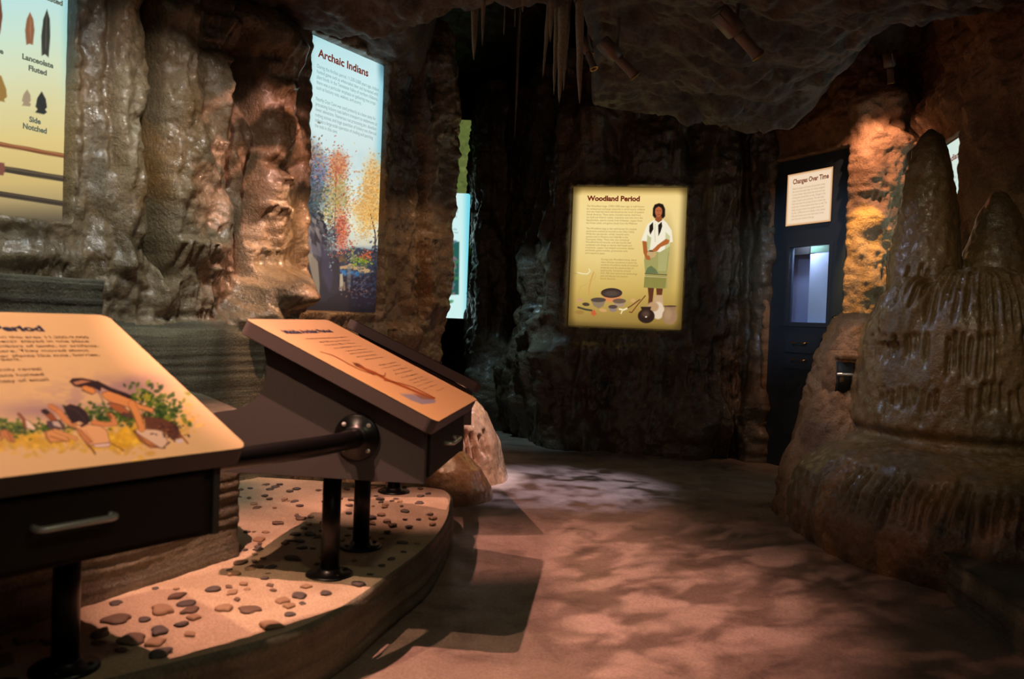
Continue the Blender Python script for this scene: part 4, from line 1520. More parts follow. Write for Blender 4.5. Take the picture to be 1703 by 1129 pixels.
# small finds
P.ell(142, 874, 21, 14, (196, 150, 110), 0.25)
P.ell(186, 903, 25, 12, (70, 60, 44), 0.25, 0.1)
P.line([(132, 924), (180, 938), (226, 946)], 13, (72, 66, 48), 2)
P.poly([(222, 950), (246, 942), (260, 970), (240, 986), (222, 972)], (198, 96, 54), 3)
P.ell(142, 958, 30, 14, (160, 124, 60), 0.4)
P.ell(304, 944, 26, 11, (206, 160, 100), 0.3, 0.15)
P.line([(470, 932), (500, 914), (560, 870)], 8, (112, 66, 38), 2)
P.line([(420, 936), (446, 942), (470, 932)], 12, (240, 222, 180), 2)
P.line([(440, 944), (430, 966)], 9, (232, 212, 170), 2)
P.line([(598, 844), (550, 900), (504, 960), (488, 956)], 7, (120, 62, 34), 2)
P.ell(512, 876, 18, 14, (206, 164, 104), 0.3)
P.line([(128, 682), (160, 690), (196, 692), (216, 672), (206, 656)], 6, (246, 236, 200), 2, 0.9)
P.line([(90, 690), (130, 688)], 2, (150, 116, 60), 1)
P.line([(240, 680), (222, 730), (208, 790), (206, 836)], 9, (206, 150, 80), 2, 0.8)
P.line([(196, 760), (150, 780), (132, 830)], 2.5, (180, 140, 70), 1, 0.6)
P.line([(256, 690), (244, 730), (200, 740)], 3, (196, 150, 80), 1, 0.6)
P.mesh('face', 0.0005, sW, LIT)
title(pW, sW, 'Woodland Period', (976.2, 333.6), (1064, 333.4), 7.9, INK_RED, 0.045)
text_rows(pW, sW, ['The Woodland stage, 3,000-1,000 years ago, is well known', 'for widespread exchange networks in which exotic artifacts',
                   'and raw materials were distributed across much of eastern', 'North America. These items included marine shell from',
                   'the Gulf and Atlantic coasts, soapstone and mica from the', 'Appalachians, quartz crystals from Arkansas, copper from',
                   'the Great Lakes, and galena (lead) from the Midwest.'], (976, 342.4), (1072.5, 342.4), (975, 371), INK_TAN)
text_rows(pW, sW, ['The Woodland stage is also well known for massive', 'earthworks and burial mounds in the Ohio Valley.',
                   'While less spectacular, similar mounds were', 'constructed in Florence and Oakville in the', 'Tennessee Valley. These sites also contained',
                   'Woodland burial mounds, and also burials that', 'contained such things as marine shell beads and', 'ornaments, copper reel-shaped ornaments, blades',
                   'and beads, galena nodules, greenstone celts,', 'and soapstone pipes.'], (974.8, 379.6), (1059, 379.6), (973, 421), INK_TAN)
text_rows(pW, sW, ['During Late Woodland times, there', 'were obvious transitions in both the', 'numbers of artifacts made of nonlocal', 'materials and the construction of',
                   'earthworks. Sometime around', 'A.D. 700, bow and arrow technology', 'was introduced into eastern', 'North America.'],
          (999.6, 431), (1061.6, 431), (998.5, 462.6), INK_TAN)

# --- sign with the spear points ----------------------------------------------
pL = Panel((-2.097 - 0.42 * 1.05, 3.9 - 0.9075 * 1.05, 1.512), (0.42, 0.9075, 0), (0, 0, 1), 1.052, 1.36)
sL = sign_board(pL, 'lit blue-to-tan sign picturing stone spear points above three wooden shafts')
P = Painter(pL, 0.0042, (0, 0, 2.975))
P.vgrad([(-300, (176, 222, 226)), (0, (190, 226, 222)), (160, (200, 226, 206)), (330, (212, 220, 184)), (500, (216, 208, 156)), (700, (220, 196, 126)), (900, (206, 178, 112)),
         (1000, (170, 148, 100)), (1060, (120, 104, 74)), (1110, (74, 64, 52))])
P.mixm(0.55 * sstep(285, 345, P.X) * sstep(700, 100, P.Y), (116, 190, 200))
P.poly([(148, 60), (164, 95), (170, 150), (162, 222), (146, 216), (130, 222), (124, 150), (132, 95)], (138, 92, 62), 3)
P.poly([(148, 66), (156, 110), (152, 200), (144, 150)], (176, 124, 88), 5, 0.6)
P.poly([(232, 46), (246, 95), (248, 180), (240, 284), (222, 268), (206, 276), (204, 180), (214, 95)], (52, 52, 44), 3)
P.line([(230, 70), (226, 240)], 6, (96, 94, 78), 4, 0.7)
P.poly([(134, 442), (150, 470), (152, 500), (144, 506), (154, 516), (146, 527), (108, 522), (116, 508), (108, 498), (116, 468)], (160, 138, 108), 3)
P.poly([(206, 452), (226, 490), (232, 532), (222, 540), (232, 556), (216, 566), (174, 556), (186, 540), (176, 528), (184, 486)], (28, 28, 26), 3)
P.poly([(-30, 360), (6, 376), (30, 440), (34, 480), (20, 490), (24, 506), (4, 500), (-30, 510)], (150, 112, 44), 3)
P.poly([(-20, -60), (4, 0), (12, 80), (0, 170), (-30, 176)], (110, 66, 46), 3)
P.line([(-60, 702), (320, 772)], 22, (120, 68, 34), 2)
P.line([(-60, 698), (320, 767)], 6, (190, 120, 66), 3, 0.8)
P.line([(20, 836), (320, 886)], 30, (58, 46, 32), 2)
P.line([(20, 830), (320, 879)], 6, (112, 94, 66), 3, 0.8)
P.poly([(-30, 800), (20, 806), (26, 836), (16, 868), (-30, 862)], (124, 70, 54), 3)
P.line([(-60, 950), (320, 1008)], 26, (52, 40, 30), 2)
P.line([(-60, 945), (320, 1002)], 6, (100, 80, 60), 3, 0.7)
P.mesh('face', 0.0005, sL, LIT)
for s_, a, b, c in (('Lanceolate', (36.5, 97.5), (88.5, 113.5), 8.6), ('Fluted', (47, 116.5), (77.5, 124.0), 8.4),
                    ('Side', (48, 202), (67.5, 207), 8.6), ('Notched', (37.5, 213), (77.5, 221.5), 8.8),
                    ('Lanceolate', (-50, 73), (5.5, 87.5), 8.6), ('Unfluted', (60, -7), (104, 4.5), 8.4)):
    title(pL, sL, s_, a, b, c, INK_DARK, 0.045, 'caption_lettering')

# --- narrow glimpse of the sign beyond the mound -----------------------------
pI = Panel((2.92 + 0.185 * 0.9, 5.6 + 0.983 * 0.9, 1.1), (-0.185, -0.983, 0), (0, 0, 1), 0.9, 1.374)
sI = sign_board(pI, 'pale blue lit sign glimpsed edge-on between the big rounded peak and the rock column')
P = Painter(pI, 0.01, (0, 0, 1), (206, 228, 218))
P.mixm(0.5 * sstep(0.75, 0.60, P.U / pI.w), (130, 214, 220))
P.mesh('face', 0.0005, sI, LIT)
title(pI, sI, 'Paleoindian', (1561.5, 280.5), (1594.5, 258.5), 9.0, INK_RED, 0.03)
text_rows(pI, sI, ['About 12,000 years ago the first', 'people to enter this valley found', 'a colder land of spruce and pine.', 'They hunted large game with', 'long fluted spear points made', 'of fine stone.'],
          (1555, 312), (1591, 296), (1556, 348), INK_GREY)

# --- glimpse of the bright cyan sign and green mural down the passage ----------
q = atY(782.5, 322, 9.4)
z0 = atY(776, 530, 9.4)[2]
pC = Panel((q[0] - 0.75, 9.4, z0), (1, 0.0, 0), (0, 0, 1), 0.75, float(q[2] - z0))
sC = sign_board(pC, 'bright cyan lit sign in the side passage, partly hidden by the rock pillar')
P = Painter(pC, 0.009, (740, 0, 1), (206, 240, 238), rnd=0.03)
P.mixm(sstep(26, 42, P.X), (112, 214, 232))
P.poly([(-60, 402), (24, 402), (23, 490), (-60, 490)], (38, 92, 84), 1)
P.dabs(90, 10, 446, 9, 40, [(150, 110, 120), (70, 140, 90), (40, 80, 60), (90, 120, 140)], 2, 5)
P.mesh('face', 0.0005, sC, LIT)
text_rows(pC, sC, ['Visitors followed the', 'stream passage into', 'the hall'], (735, 350), (762, 350), (735, 366), INK_GREY)
text_rows(pC, sC, ['Plants of the valley', 'were gathered here'], (735, 380), (762, 380), (735, 386), INK_GREY)

q0, q1 = atY(728, 188, 10.4), atY(792, 322, 10.4)
pF = Panel((q0[0], 10.4, 1.6), (1, 0, 0), (0, 0, 1), float(q1[0] - q0[0]), 1.97)
sF = sign_board(pF, 'green lit forest mural with a broad tree trunk, at the end of the side passage')
P = Painter(pF, 0.012, (740, 190, 1), (44, 98, 22))
P.dabs(260, 14, 60, 40, 120, [(70, 150, 30), (30, 80, 20), (96, 176, 50), (24, 60, 24), (60, 110, 90)], 3, 8, 0.8)
P.poly([(24, -20), (46, -20), (42, 400), (14, 400)], (92, 104, 52), 2)
P.dabs(80, 30, 60, 14, 120, [(110, 120, 64), (76, 90, 44)], 2, 5, 0.6)
P.mesh('face', 0.0005, sF, LIT)


# ================================================================== DISPLAY DESKS
TILT = math.radians(25)
E_V = np.array([0, math.cos(TILT), math.sin(TILT)])
E_N = np.array([0, -math.sin(TILT), math.cos(TILT)])
DW, DV, DTH = 0.83, 0.735, 0.05
TOPZ = 0.60


def desk_matrix(fl, ang_deg):
    a = math.radians(ang_deg)
    t, b = (math.sin(a), math.cos(a)), (-math.cos(a), math.sin(a))
    return Matrix(((t[0], b[0], 0, fl[0]), (t[1], b[1], 0, fl[1]), (0, 0, 1, 0.205), (0, 0, 0, 1)))


def rounded_rect(w, h, r, seg=6):
    pts = []
    for cx, cy, a0 in ((w - r, r, -90), (w - r, h - r, 0), (r, h - r, 90), (r, r, 180)):
        for k in range(seg + 1):
            a = math.radians(a0 + 90 * k / seg)
            pts.append((cx + r * math.cos(a), cy + r * math.sin(a)))
    return pts


def slab_pt(w, v, n):
    p = np.array([0, 0, TOPZ]) + v * E_V + n * E_N
    return Vector((w, p[1], p[2]))


def steel_post(name, w, d, h, parent):
    p = link(name, transform_mesh(lathe_mesh(name, [(0, 0), (0.033, 0), (0.033, h), (0, h)], 28), Matrix.Translation((w, d, 0))), parent, M['black_steel'])
    link('base_flange', transform_mesh(lathe_mesh('base_flange', [(0, 0), (0.085, 0), (0.085, 0.006), (0.079, 0.011), (0.046, 0.013), (0.042, 0.024), (0.034, 0.028), (0, 0.028)], 36),
                                       Matrix.Translation((w, d, 0))), p, M['black_steel'])
    for k in range(4):
        a = math.pi / 4 + k * math.pi / 2
        link('bolt', transform_mesh(lathe_mesh('bolt', [(0, 0), (0.007, 0), (0.007, 0.004), (0.004, 0.007), (0, 0.007)], 8),
                                    Matrix.Translation((w + 0.064 * math.cos(a), d + 0.064 * math.sin(a), 0.011))), p, M['black_steel'])


def handle_mesh(L=0.165, proj=0.034, r=0.0074):
    pts = [(-L / 2, 0, 0), (-L / 2, -proj * 0.55, 0)]
    for k in range(5):
        a = math.pi / 2 * k / 4
        pts.append((-L / 2 + proj * 0.45 * (1 - math.cos(a)), -proj * 0.55 - proj * 0.45 * math.sin(a), 0))
    pts += [(-x, y, z) for x, y, z in pts[::-1]]
    return tube_mesh('handle', pts, r, 14)


def make_desk(fl, ang, label, drawer_mat='cabinet_dark', paint=None):
    root = empty('display_desk', desk_matrix(fl, ang), label, 'display desk')
    # sloping top with rounded corners
    rr = rounded_rect(DW, DV, 0.03)
    link('top_slab', prism_mesh('top_slab', [slab_pt(x, y, -DTH) for x, y in rr], slab_pt(0, 0, 0) - slab_pt(0, 0, -DTH), 0.002), root, M['slab_edge'], smooth=False)
    # end panels with the concave cut at the back
    prof = [(0.045, 0.560), (0.045, 0.385), (0.78, 0.385), (0.79, 0.585), (0.75, 0.594)]
    for k in range(9):
        a = k / 8
        # concave arc
        p0, p1, p2, p3 = (0.75, 0.594), (0.66, 0.600), (0.565, 0.66), (0.62, 0.832)
        x = (1 - a) ** 3 * p0[0] + 3 * (1 - a) ** 2 * a * p1[0] + 3 * (1 - a) * a * a * p2[0] + a ** 3 * p3[0]
        y = (1 - a) ** 3 * p0[1] + 3 * (1 - a) ** 2 * a * p1[1] + 3 * (1 - a) * a * a * p2[1] + a ** 3 * p3[1]
        if k:
            prof.append((x, y))
    for w in (0.045, DW - 0.065):
        link('end_panel', prism_mesh('end_panel', [(w, d, z) for d, z in prof], (0.020, 0, 0), 0.0015), root, M['cabinet'], smooth=False)
    link('carcass', prism_mesh('carcass', [(0.065, 0.065, 0.568), (0.065, 0.065, 0.39), (0.065, 0.77, 0.39), (0.065, 0.77, 0.58), (0.065, 0.62, 0.60), (0.065, 0.60, 0.815)],
                               (DW - 0.13, 0, 0), 0.001), root, M['cabinet_dark'], smooth=False)
    dr = link('drawer', box_mesh('drawer', 0.095, DW - 0.095, 0.040, 0.066, 0.400, 0.545, 0.002), root, M[drawer_mat], smooth=False)
    link('handle', transform_mesh(handle_mesh(), Matrix.Translation((DW / 2, 0.040, 0.482))), dr, M['chrome'])
    link('front_rail', box_mesh('front_rail', 0.065, DW - 0.065, 0.055, 0.066, 0.385, 0.565, 0.001), root, M['cabinet_dark'], smooth=False)
    for w in (0.225, DW - 0.225):
        steel_post('post', w, 0.42, 0.39, root)
    return root


def desk_panel(fl, ang):
    m = desk_matrix(fl, ang)
    R = np.array(m.to_3x3())
    O = np.array(m.translation) + R @ np.array([0, 0, TOPZ])
    return Panel(O, R @ np.array([1.0, 0, 0]), R @ E_V, DW, DV)


def face_local(p_mesh_obj, root):
    """put a part painted in slab coordinates into the desk's frame"""
    Mx = Matrix(((1, 0, 0, 0), (0, E_V[1], E_N[1], 0), (0, E_V[2], E_N[2], TOPZ), (0, 0, 0, 1)))
    p_mesh_obj.data.transform(Mx)
    return p_mesh_obj


a1 = math.radians(35)
FR1 = atZ(413, 744, 0.805)[:2]
FL1 = FR1 - DW * np.array([math.sin(a1), math.cos(a1)])
FL2 = atZ(727, 702, 0.805)[:2]
FL3 = atZ(803, 640, 0.805)[:2]
d1 = make_desk(FL1, 35, 'nearest sloping display desk, its print showing kneeling figures among bushes')
d2 = make_desk(FL2, 6.7, 'middle sloping display desk with an atlatl drawing, seen from its end panel')
d3 = make_desk(FL3, -12, 'farthest sloping display desk, print turned away, hidden behind the middle one')

# printed tops --------------------------------------------------------------
p1_ = desk_panel(FL1, 35)
CREAM = (226, 190, 144)
P = Painter(p1_, 0.0021, (0, 600, 5.16), CREAM, rnd=0.03)
wash = np.exp(-(((P.X - 900) / 520) ** 2 + ((P.Y - 330) / 170) ** 2) ** 1.0)
P.mixm(0.55 * wash * sstep(-0.3, 0.3, fbm(P.X * 0.008, P.Y * 0.02, 0 * P.X, 4, 3)), (150, 118, 150))
P.mixm(0.7 * np.exp(-(((P.X - 350) / 420) ** 2 + ((P.Y - 430) / 80) ** 2)), (156, 124, 148))
P.mixm(0.6 * np.exp(-(((P.X - 1150) / 260) ** 2 + ((P.Y - 220) / 100) ** 2)), (146, 112, 140))
# yellow ground
P.dabs(220, 260, 690, 560, 90, [(222, 176, 40), (236, 196, 70), (206, 160, 60)], 18, 46, 0.5, 0.45)
P.dabs(160, 1060, 660, 260, 150, [(226, 178, 30), (240, 200, 60), (210, 160, 50)], 18, 44, 0.55, 0.5)
P.dabs(50, 1560, 530, 140, 120, [(226, 178, 60), (236, 190, 80)], 14, 34, 0.5, 0.5)
# bushes
G = [(40, 78, 30), (70, 110, 34), (30, 60, 28), (120, 140, 50), (52, 92, 30)]
P.dabs(170, 160, 575, 420, 62, G, 12, 26, 0.75)
P.dabs(170, 900, 470, 260, 90, G, 12, 26, 0.75)
P.dabs(220, 1340, 400, 250, 150, G, 13, 28, 0.8, 0.6, 0.55)
P.dabs(30, 1230, 310, 90, 50, [(190, 180, 60), (160, 160, 50)], 8, 16, 0.7)
SK, SKD, HR = (214, 142, 92), (150, 86, 48), (44, 30, 40)
P.outline = (84, 44, 38)
# far kneeling figures
P.poly([(0, 600), (60, 590), (110, 640), (130, 700), (90, 700), (40, 660), (0, 690)], (196, 128, 84), 6)
P.line([(60, 600), (100, 690)], 8, (110, 60, 40), 4, 0.7)
P.poly([(200, 500), (250, 520), (310, 580), (290, 600), (230, 580)], (232, 210, 196), 6)
P.line([(160, 460), (200, 500), (215, 570)], 22, (140, 80, 60), 7)
P.poly([(350, 430), (390, 415), (440, 450), (500, 520), (480, 545), (420, 500)], (150, 84, 52), 6)
P.ell(390, 440, 34, 22, HR, 0.25, 0.4)
P.poly([(400, 520), (520, 510), (560, 580), (470, 600), (410, 570)], (80, 66, 84), 8)
P.poly([(440, 520), (500, 520), (540, 580), (460, 560)], (226, 210, 200), 6, 0.8)
P.poly([(380, 610), (460, 590), (560, 640), (600, 690), (420, 700), (390, 660)], (220, 160, 104), 6)
P.line([(395, 600), (400, 650), (440, 715)], 9, SKD, 4)
P.line([(470, 600), (650, 670)], 32, (218, 156, 100), 6)
P.line([(430, 650), (570, 695)], 12, SKD, 5, 0.8)
# middle figure seen from behind with raised arms
P.line([(440, 395), (510, 440), (560, 510), (640, 560)], 44, SK, 8)
P.line([(420, 385), (480, 420)], 22, SK, 6)
P.line([(800, 530), (900, 548), (990, 540), (950, 470)], 38, SK, 7)
P.line([(925, 455), (950, 490)], 20, SKD, 6)
P.poly([(620, 560), (740, 545), (860, 560), (915, 600), (945, 700), (830, 730), (740, 720), (690, 640)], (232, 178, 132), 8)
P.poly([(640, 570), (700, 600), (790, 700), (745, 712), (690, 650)], (190, 116, 68), 10, 0.7)
P.line([(730, 600), (800, 700)], 8, (180, 110, 70), 5, 0.6)
P.poly([(545, 400), (600, 375), (680, 395), (740, 440), (775, 520), (740, 545), (680, 520), (620, 540), (580, 480)], HR, 8)
P.line([(580, 400), (660, 430), (730, 510)], 8, (110, 90, 100), 4, 0.5)
P.line([(740, 540), (700, 560)], 20, HR, 8, 0.7)
P.poly([(790, 720), (950, 705), (940, 735), (820, 748)], (230, 200, 200), 6)
P.line([(755, 725), (790, 760), (815, 800)], 16, (120, 70, 50), 5)
P.line([(960, 715), (1020, 745), (1060, 775)], 10, (120, 70, 50), 4)
# stooping figure
P.poly([(1160, 590), (1330, 590), (1400, 610), (1440, 700), (1400, 750), (1290, 745), (1200, 690)], (224, 196, 176), 8)
P.poly([(1140, 600), (1200, 640), (1360, 740), (1290, 750), (1190, 680)], (196, 130, 76), 8)
P.line([(1150, 600), (1260, 720), (1400, 755)], 9, (90, 56, 50), 4, 0.8)
P.poly([(1240, 480), (1400, 500), (1520, 560), (1560, 660), (1480, 680), (1400, 600), (1250, 580)], (104, 62, 48), 10)
P.dabs(60, 1440, 600, 120, 100, [(70, 44, 48), (150, 92, 62), (50, 34, 44)], 7, 16, 0.8)
P.line([(1560, 650), (1610, 710)], 14, (150, 90, 60), 6)
P.ell(1540, 690, 30, 18, (214, 200, 214), 0.4)
P.poly([(870, 280), (930, 262), (1040, 290), (1140, 340), (1210, 380), (1320, 410), (1310, 450), (1210, 420), (1100, 400), (960, 360), (890, 320)], (222, 150, 92), 8)
P.poly([(930, 360), (1040, 380), (1120, 450), (1060, 470), (960, 410)], (170, 100, 64), 8)
P.line([(1060, 460), (1130, 480)], 30, (90, 60, 70), 10, 0.7)
P.line([(1130, 370), (1170, 450), (1215, 585)], 58, (224, 152, 92), 8)
P.line([(1105, 400), (1150, 480), (1190, 580)], 8, SKD, 4, 0.8)
P.line([(1220, 430), (1230, 540)], 12, SKD, 6, 0.7)
P.line([(830, 190), (930, 240), (1060, 290), (1110, 310)], 30, HR, 8)
P.line([(900, 210), (1030, 270)], 7, (120, 100, 120), 4, 0.6)
P.poly([(595, 180), (620, 155), (700, 150), (800, 170), (870, 210), (860, 262), (800, 230), (700, 230), (640, 220)], HR, 7)
P.poly([(620, 185), (700, 165), (790, 178), (720, 195), (650, 212)], (200, 140, 110), 6, 0.9)
P.poly([(690, 230), (730, 212), (800, 235), (825, 265), (800, 288), (740, 270)], (220, 146, 84), 6)
P.line([(705, 255), (790, 290)], 10, (90, 50, 40), 4, 0.7)
P.line([(840, 260), (880, 340), (900, 380)], 14, (96, 80, 100), 8, 0.5)
P.line([(1080, 540), (1150, 620), (1240, 720)], 3, (70, 44, 50), 2, 0.8)
face_local(P.mesh('printed_top', 0.0008, d1, PRINT), d1)


def put(o):
    return face_local(o, None)


def row_right(pan, parent, text, end, kx, size, mat, bold=0.0, name='lettering'):
    """one row of print whose right end sits at the given spot"""
    u1, v1 = pan.loc(*end)
    o = lettering(name, text, 0, 0, size, mat, parent, 0.0016, bold)
    me = o.data
    v = np.zeros(len(me.vertices) * 3, dtype=np.float32)
    me.vertices.foreach_get('co', v)
    v = v.reshape(-1, 3)
    v[:, 0] = u1 - (v[:, 0].max() - v[:, 0]) * kx
    v[:, 1] = v1 + (v[:, 1] - BASE * size)
    me.vertices.foreach_set('co', v.reshape(-1))
    return put(o)


def text_w(s, size):
    me = text_mesh(s, size)
    w = max(q.co[0] for q in me.vertices)
    bpy.data.meshes.remove(me)
    return w


ua, va = p1_.loc(0, 562)
ub, _ = p1_.loc(148.5, 563)
_, vb = p1_.loc(148.5, 563 + 30)
ps = (p1_.loc(148.5, 563)[1] - p1_.loc(150, 592.5)[1]) / 4
kx = (ub - ua) / text_w('in this area 11,200-9,000', ps * 0.8)
rows1 = [('lived in this area 11,200-9,000', (148.5, 563.5)), ('years ago. These nomads never stayed in one place', (148.5, 570.0)),
         ('long, and left only small numbers of tools, or artifacts,', (165.0, 577.5)), ('to show that they were there. They moved about', (148.5, 585.0)),
         ('to hunt game and to gather plants like nuts, berries,', (166.0, 592.5)), ('seeds, and greens.', (36, 600.0)),
         ('Sites found recently reveal', (70, 616.0)), ('that the first Indians hunted', (74, 625.0)), ('deer and a wide variety of small', (82, 634.0))]
for s_, e_ in rows1:
    w_ = text_w(s_, ps * 0.8) * kx
    k_ = kx if p1_.loc(*e_)[0] - w_ > 0.03 else kx * (p1_.loc(*e_)[0] - 0.03) / w_
    row_right(p1_, d1, s_, e_, k_, ps * 0.8, INK_PLAIN, 0.006)
row_right(p1_, d1, 'Paleoindian Period', (75, 551.5), kx * 0.95, ps * 1.75, INK_NAVY, 0.05, 'title_lettering')

p2_ = desk_panel(FL2, 6.7)
P = Painter(p2_, 0.003, (420, 520, 4.2575), (190, 152, 102), rnd=0.03)
P.mixm(0.3 * sstep(560, 300, P.Y), (216, 184, 140))
BR = (112, 54, 22)
P.line([(480, 278), (560, 300), (620, 330), (680, 365), (760, 405), (860, 440)], 7, (124, 70, 34), 3)
P.poly([(705, 352), (750, 360), (800, 395), (870, 420), (900, 445), (850, 440), (780, 400), (730, 380)], (96, 56, 32), 4)
P.line([(760, 385), (880, 435), (940, 470), (1060, 520), (1180, 570), (1280, 610)], 15, (142, 74, 30), 4)
P.line([(900, 445), (935, 450), (940, 430)], 8, BR, 3)
P.line([(930, 480), (1040, 500), (1140, 530), (1290, 605)], 7, BR, 3)
P.poly([(1040, 575), (1130, 580), (1200, 600), (1300, 620), (1290, 640), (1200, 650), (1120, 620)], (124, 122, 134), 6, 0.95)
P.poly([(1130, 570), (1230, 590), (1280, 615), (1200, 615)], (120, 80, 60), 4, 0.8)
put(P.mesh('printed_top', 0.0008, d2, PRINT))
put(title(p2_, d2, 'Middle Archaic Period', (477, 555.5), (561.5, 556.5), 6.0, INK_NAVY, 0.05))
L2 = ['The Middle Archaic stage began in this area', 'about 8,000 years ago. The climate was', 'warmer and drier than it is today, and', 'people settled along the rivers. They',
      'hunted deer with a throwing stick', 'called an atlatl, which made a', 'spear fly farther and faster', 'than the arm alone could',
      'Weights of polished', 'stone were fixed to', 'the shaft. Many of', 'these have been', 'found in nearby', 'caves and at old', 'camps along the', 'river, together', 'with shells and', 'bone tools.']
S2 = [(385, 192, 700, 190), (480, 214, 715, 210), (510, 236, 745, 229), (580, 257, 790, 248), (660, 277, 830, 270), (690, 297, 890, 291), (740, 319, 910, 312), (800, 338, 945, 328),
      (900, 377, 1035, 364), (915, 400, 1080, 388), (1000, 414, 1120, 405), (1015, 440, 1170, 428), (1060, 464, 1205, 452), (1110, 484, 1245, 475), (1140, 502, 1290, 496), (1170, 524, 1335, 515),
      (1210, 547, 1360, 538), (1310, 556, 1385, 548)]
for s_, (xa, ya, xb, yb_) in zip(L2, S2):
    a_, b_ = (420 + xa / 4.2575, 520 + ya / 4.2575), (420 + xb / 4.2575, 520 + yb_ / 4.2575)
    put(title(p2_, d2, s_, a_, b_, 2.3, INK_PLAIN, 0.004, 'lettering'))

p3_ = desk_panel(FL3, -12)
P = Painter(p3_, 0.02, (0, 0, 1), (190, 152, 102), rnd=0.03)
put(P.mesh('printed_top', 0.0008, d3, PRINT))


# handrails between the desks -------------------------------------------------
def desk_point(fl, ang, w, d, z):
    return desk_matrix(fl, ang) @ Vector((w, d, z))


def flange(name, pos, direction, parent, inv):
    prof = [(0, -0.001), (0.078, -0.001), (0.078, 0.007), (0.072, 0.012), (0.044, 0.014), (0.040, 0.026), (0.031, 0.030), (0, 0.030)]
    me = lathe_mesh(name, prof, 40)
    q = Vector(direction).normalized().to_track_quat('Z', 'Y').to_matrix().to_4x4()
    me.transform(inv @ Matrix.Translation(pos) @ q)
    f = link(name, me, parent, M['black_steel'])
    for k in range(4):
        a = math.pi / 4 + k * math.pi / 2
        b = lathe_mesh('bolt', [(0, 0), (0.008, 0), (0.008, 0.004), (0.004, 0.006), (0, 0.006)], 8)
        b.transform(inv @ Matrix.Translation(pos) @ q @ Matrix.Translation((0.060 * math.cos(a), 0.060 * math.sin(a), 0.011)))
        link('bolt', b, f, M['chrome'])


def handrail(A, dirA, B, dirB, label):
    root = empty('handrail', Matrix.Translation((A + B) / 2), label, 'handrail')
    inv = Matrix.Translation(-(A + B) / 2)
    dA, dB = Vector(dirA).normalized(), Vector(dirB).normalized()
    pts = []
    L = (B - A).length * 0.33
    for k in range(25):
        t = k / 24
        pts.append(A * (1 - t) ** 3 + (A + dA * L) * 3 * (1 - t) ** 2 * t + (B + dB * L) * 3 * (1 - t) * t * t + B * t ** 3)
    link('rail', tube_mesh('rail', [inv @ p for p in pts], 0.031, 24), root, M['black_steel'])
    flange('mounting_flange', A, dA, root, inv)
    flange('mounting_flange', B, dB, root, inv)
    return root


t1 = Vector((math.sin(a1), math.cos(a1), 0))
t2 = Vector((math.sin(math.radians(6.7)), math.cos(math.radians(6.7)), 0))
t3 = Vector((math.sin(math.radians(-12)), math.cos(math.radians(-12)), 0))
handrail(desk_point(FL1, 35, DW - 0.045, 0.28, 0.52), t1, desk_point(FL2, 6.7, 0.045, 0.28, 0.53), -t2,
         'thick black steel handrail joining the nearest desk to the middle one')
handrail(desk_point(FL2, 6.7, DW - 0.045, 0.28, 0.53), t2, desk_point(FL3, -12, 0.045, 0.28, 0.53), -t3,
         'short black handrail hidden between the middle and the farthest desk')

# ================================================================== PEBBLES
def pebble_mesh(seed):
    rng = random.Random(seed)
    bm = bmesh.new()
    bmesh.ops.create_icosphere(bm, subdivisions=3, radius=1.0)
    a, b, ph = rng.uniform(0.6, 0.85), rng.uniform(0.24, 0.36), rng.uniform(0, 9)
    for v in bm.verts:
        p = v.co
        k = 1 + 0.16 * math.sin(3 * p.x + ph) + 0.12 * math.sin(4 * p.y + 2 * ph) + 0.07 * math.sin(7 * p.x * p.y + ph)
        v.co = Vector((p.x * k, p.y * k * a, max(min(p.z, 0.7), -0.35) * b * (1 + 0.2 * math.sin(2 * p.x + ph))))
    return bm_mesh('pebble', bm)


PEB = []
for i in range(6):
    me = pebble_mesh(100 + i)
    me.materials.append(M[('pebble_a', 'pebble_b', 'pebble_c')[i % 3]])
    me.polygons.foreach_set('use_smooth', np.ones(len(me.polygons), dtype=bool))
    PEB.append(me)
proto = []
for me in PEB:
    proto.append(bpy.data.objects.new('pebble', me))
placed = []
rimx, rimy = inn[:, 0], inn[:, 1]
posts = [desk_point(f, a, w, 0.42, 0) for f, a in ((FL1, 35), (FL2, 6.7), (FL3, -12)) for w in (0.225, DW - 0.225)]


def drop_pebble(x, y, s, group, label, rz=None):
    if not inside_poly(np.append(rimx, spine_x[::-1]), np.append(rimy, spine_y[::-1]), np.array([x]), np.array([y]))[0]:
        return False
    if np.min(np.hypot(rimx - x, rimy - y)) < s + 0.02:
        return False
    if any(math.hypot(p.x - x, p.y - y) < 0.095 + 1.2 * s for p in posts):
        return False
    if any(math.hypot(px - x, py - y) < (ps_ + s) * 0.95 for px, py, ps_ in placed):
        return False
    # the knee-high ledge stands on the platform
    if y < 3.25 and x < np.interp(y, [1.3, 2.34, 3.2], [-1.98, -1.38, -0.98]) + s:
        return False
    if y >= 3.2 and x < np.interp(y, [3.2, 4.0, 4.7], [-1.0, -1.48, -1.36]) + s:
        return False
    src = proto[random.randrange(6)]
    o = src.copy()
    COL.objects.link(o)
    o.location = (x, y, 0.206 + 0.10 * s)
    o.rotation_euler = (random.uniform(-0.12, 0.12), random.uniform(-0.12, 0.12), random.uniform(0, 6.28) if rz is None else rz)
    o.scale = (s, s, s)
    placed.append((x, y, s))
    tag(o, label, 'pebble', group)
    return True


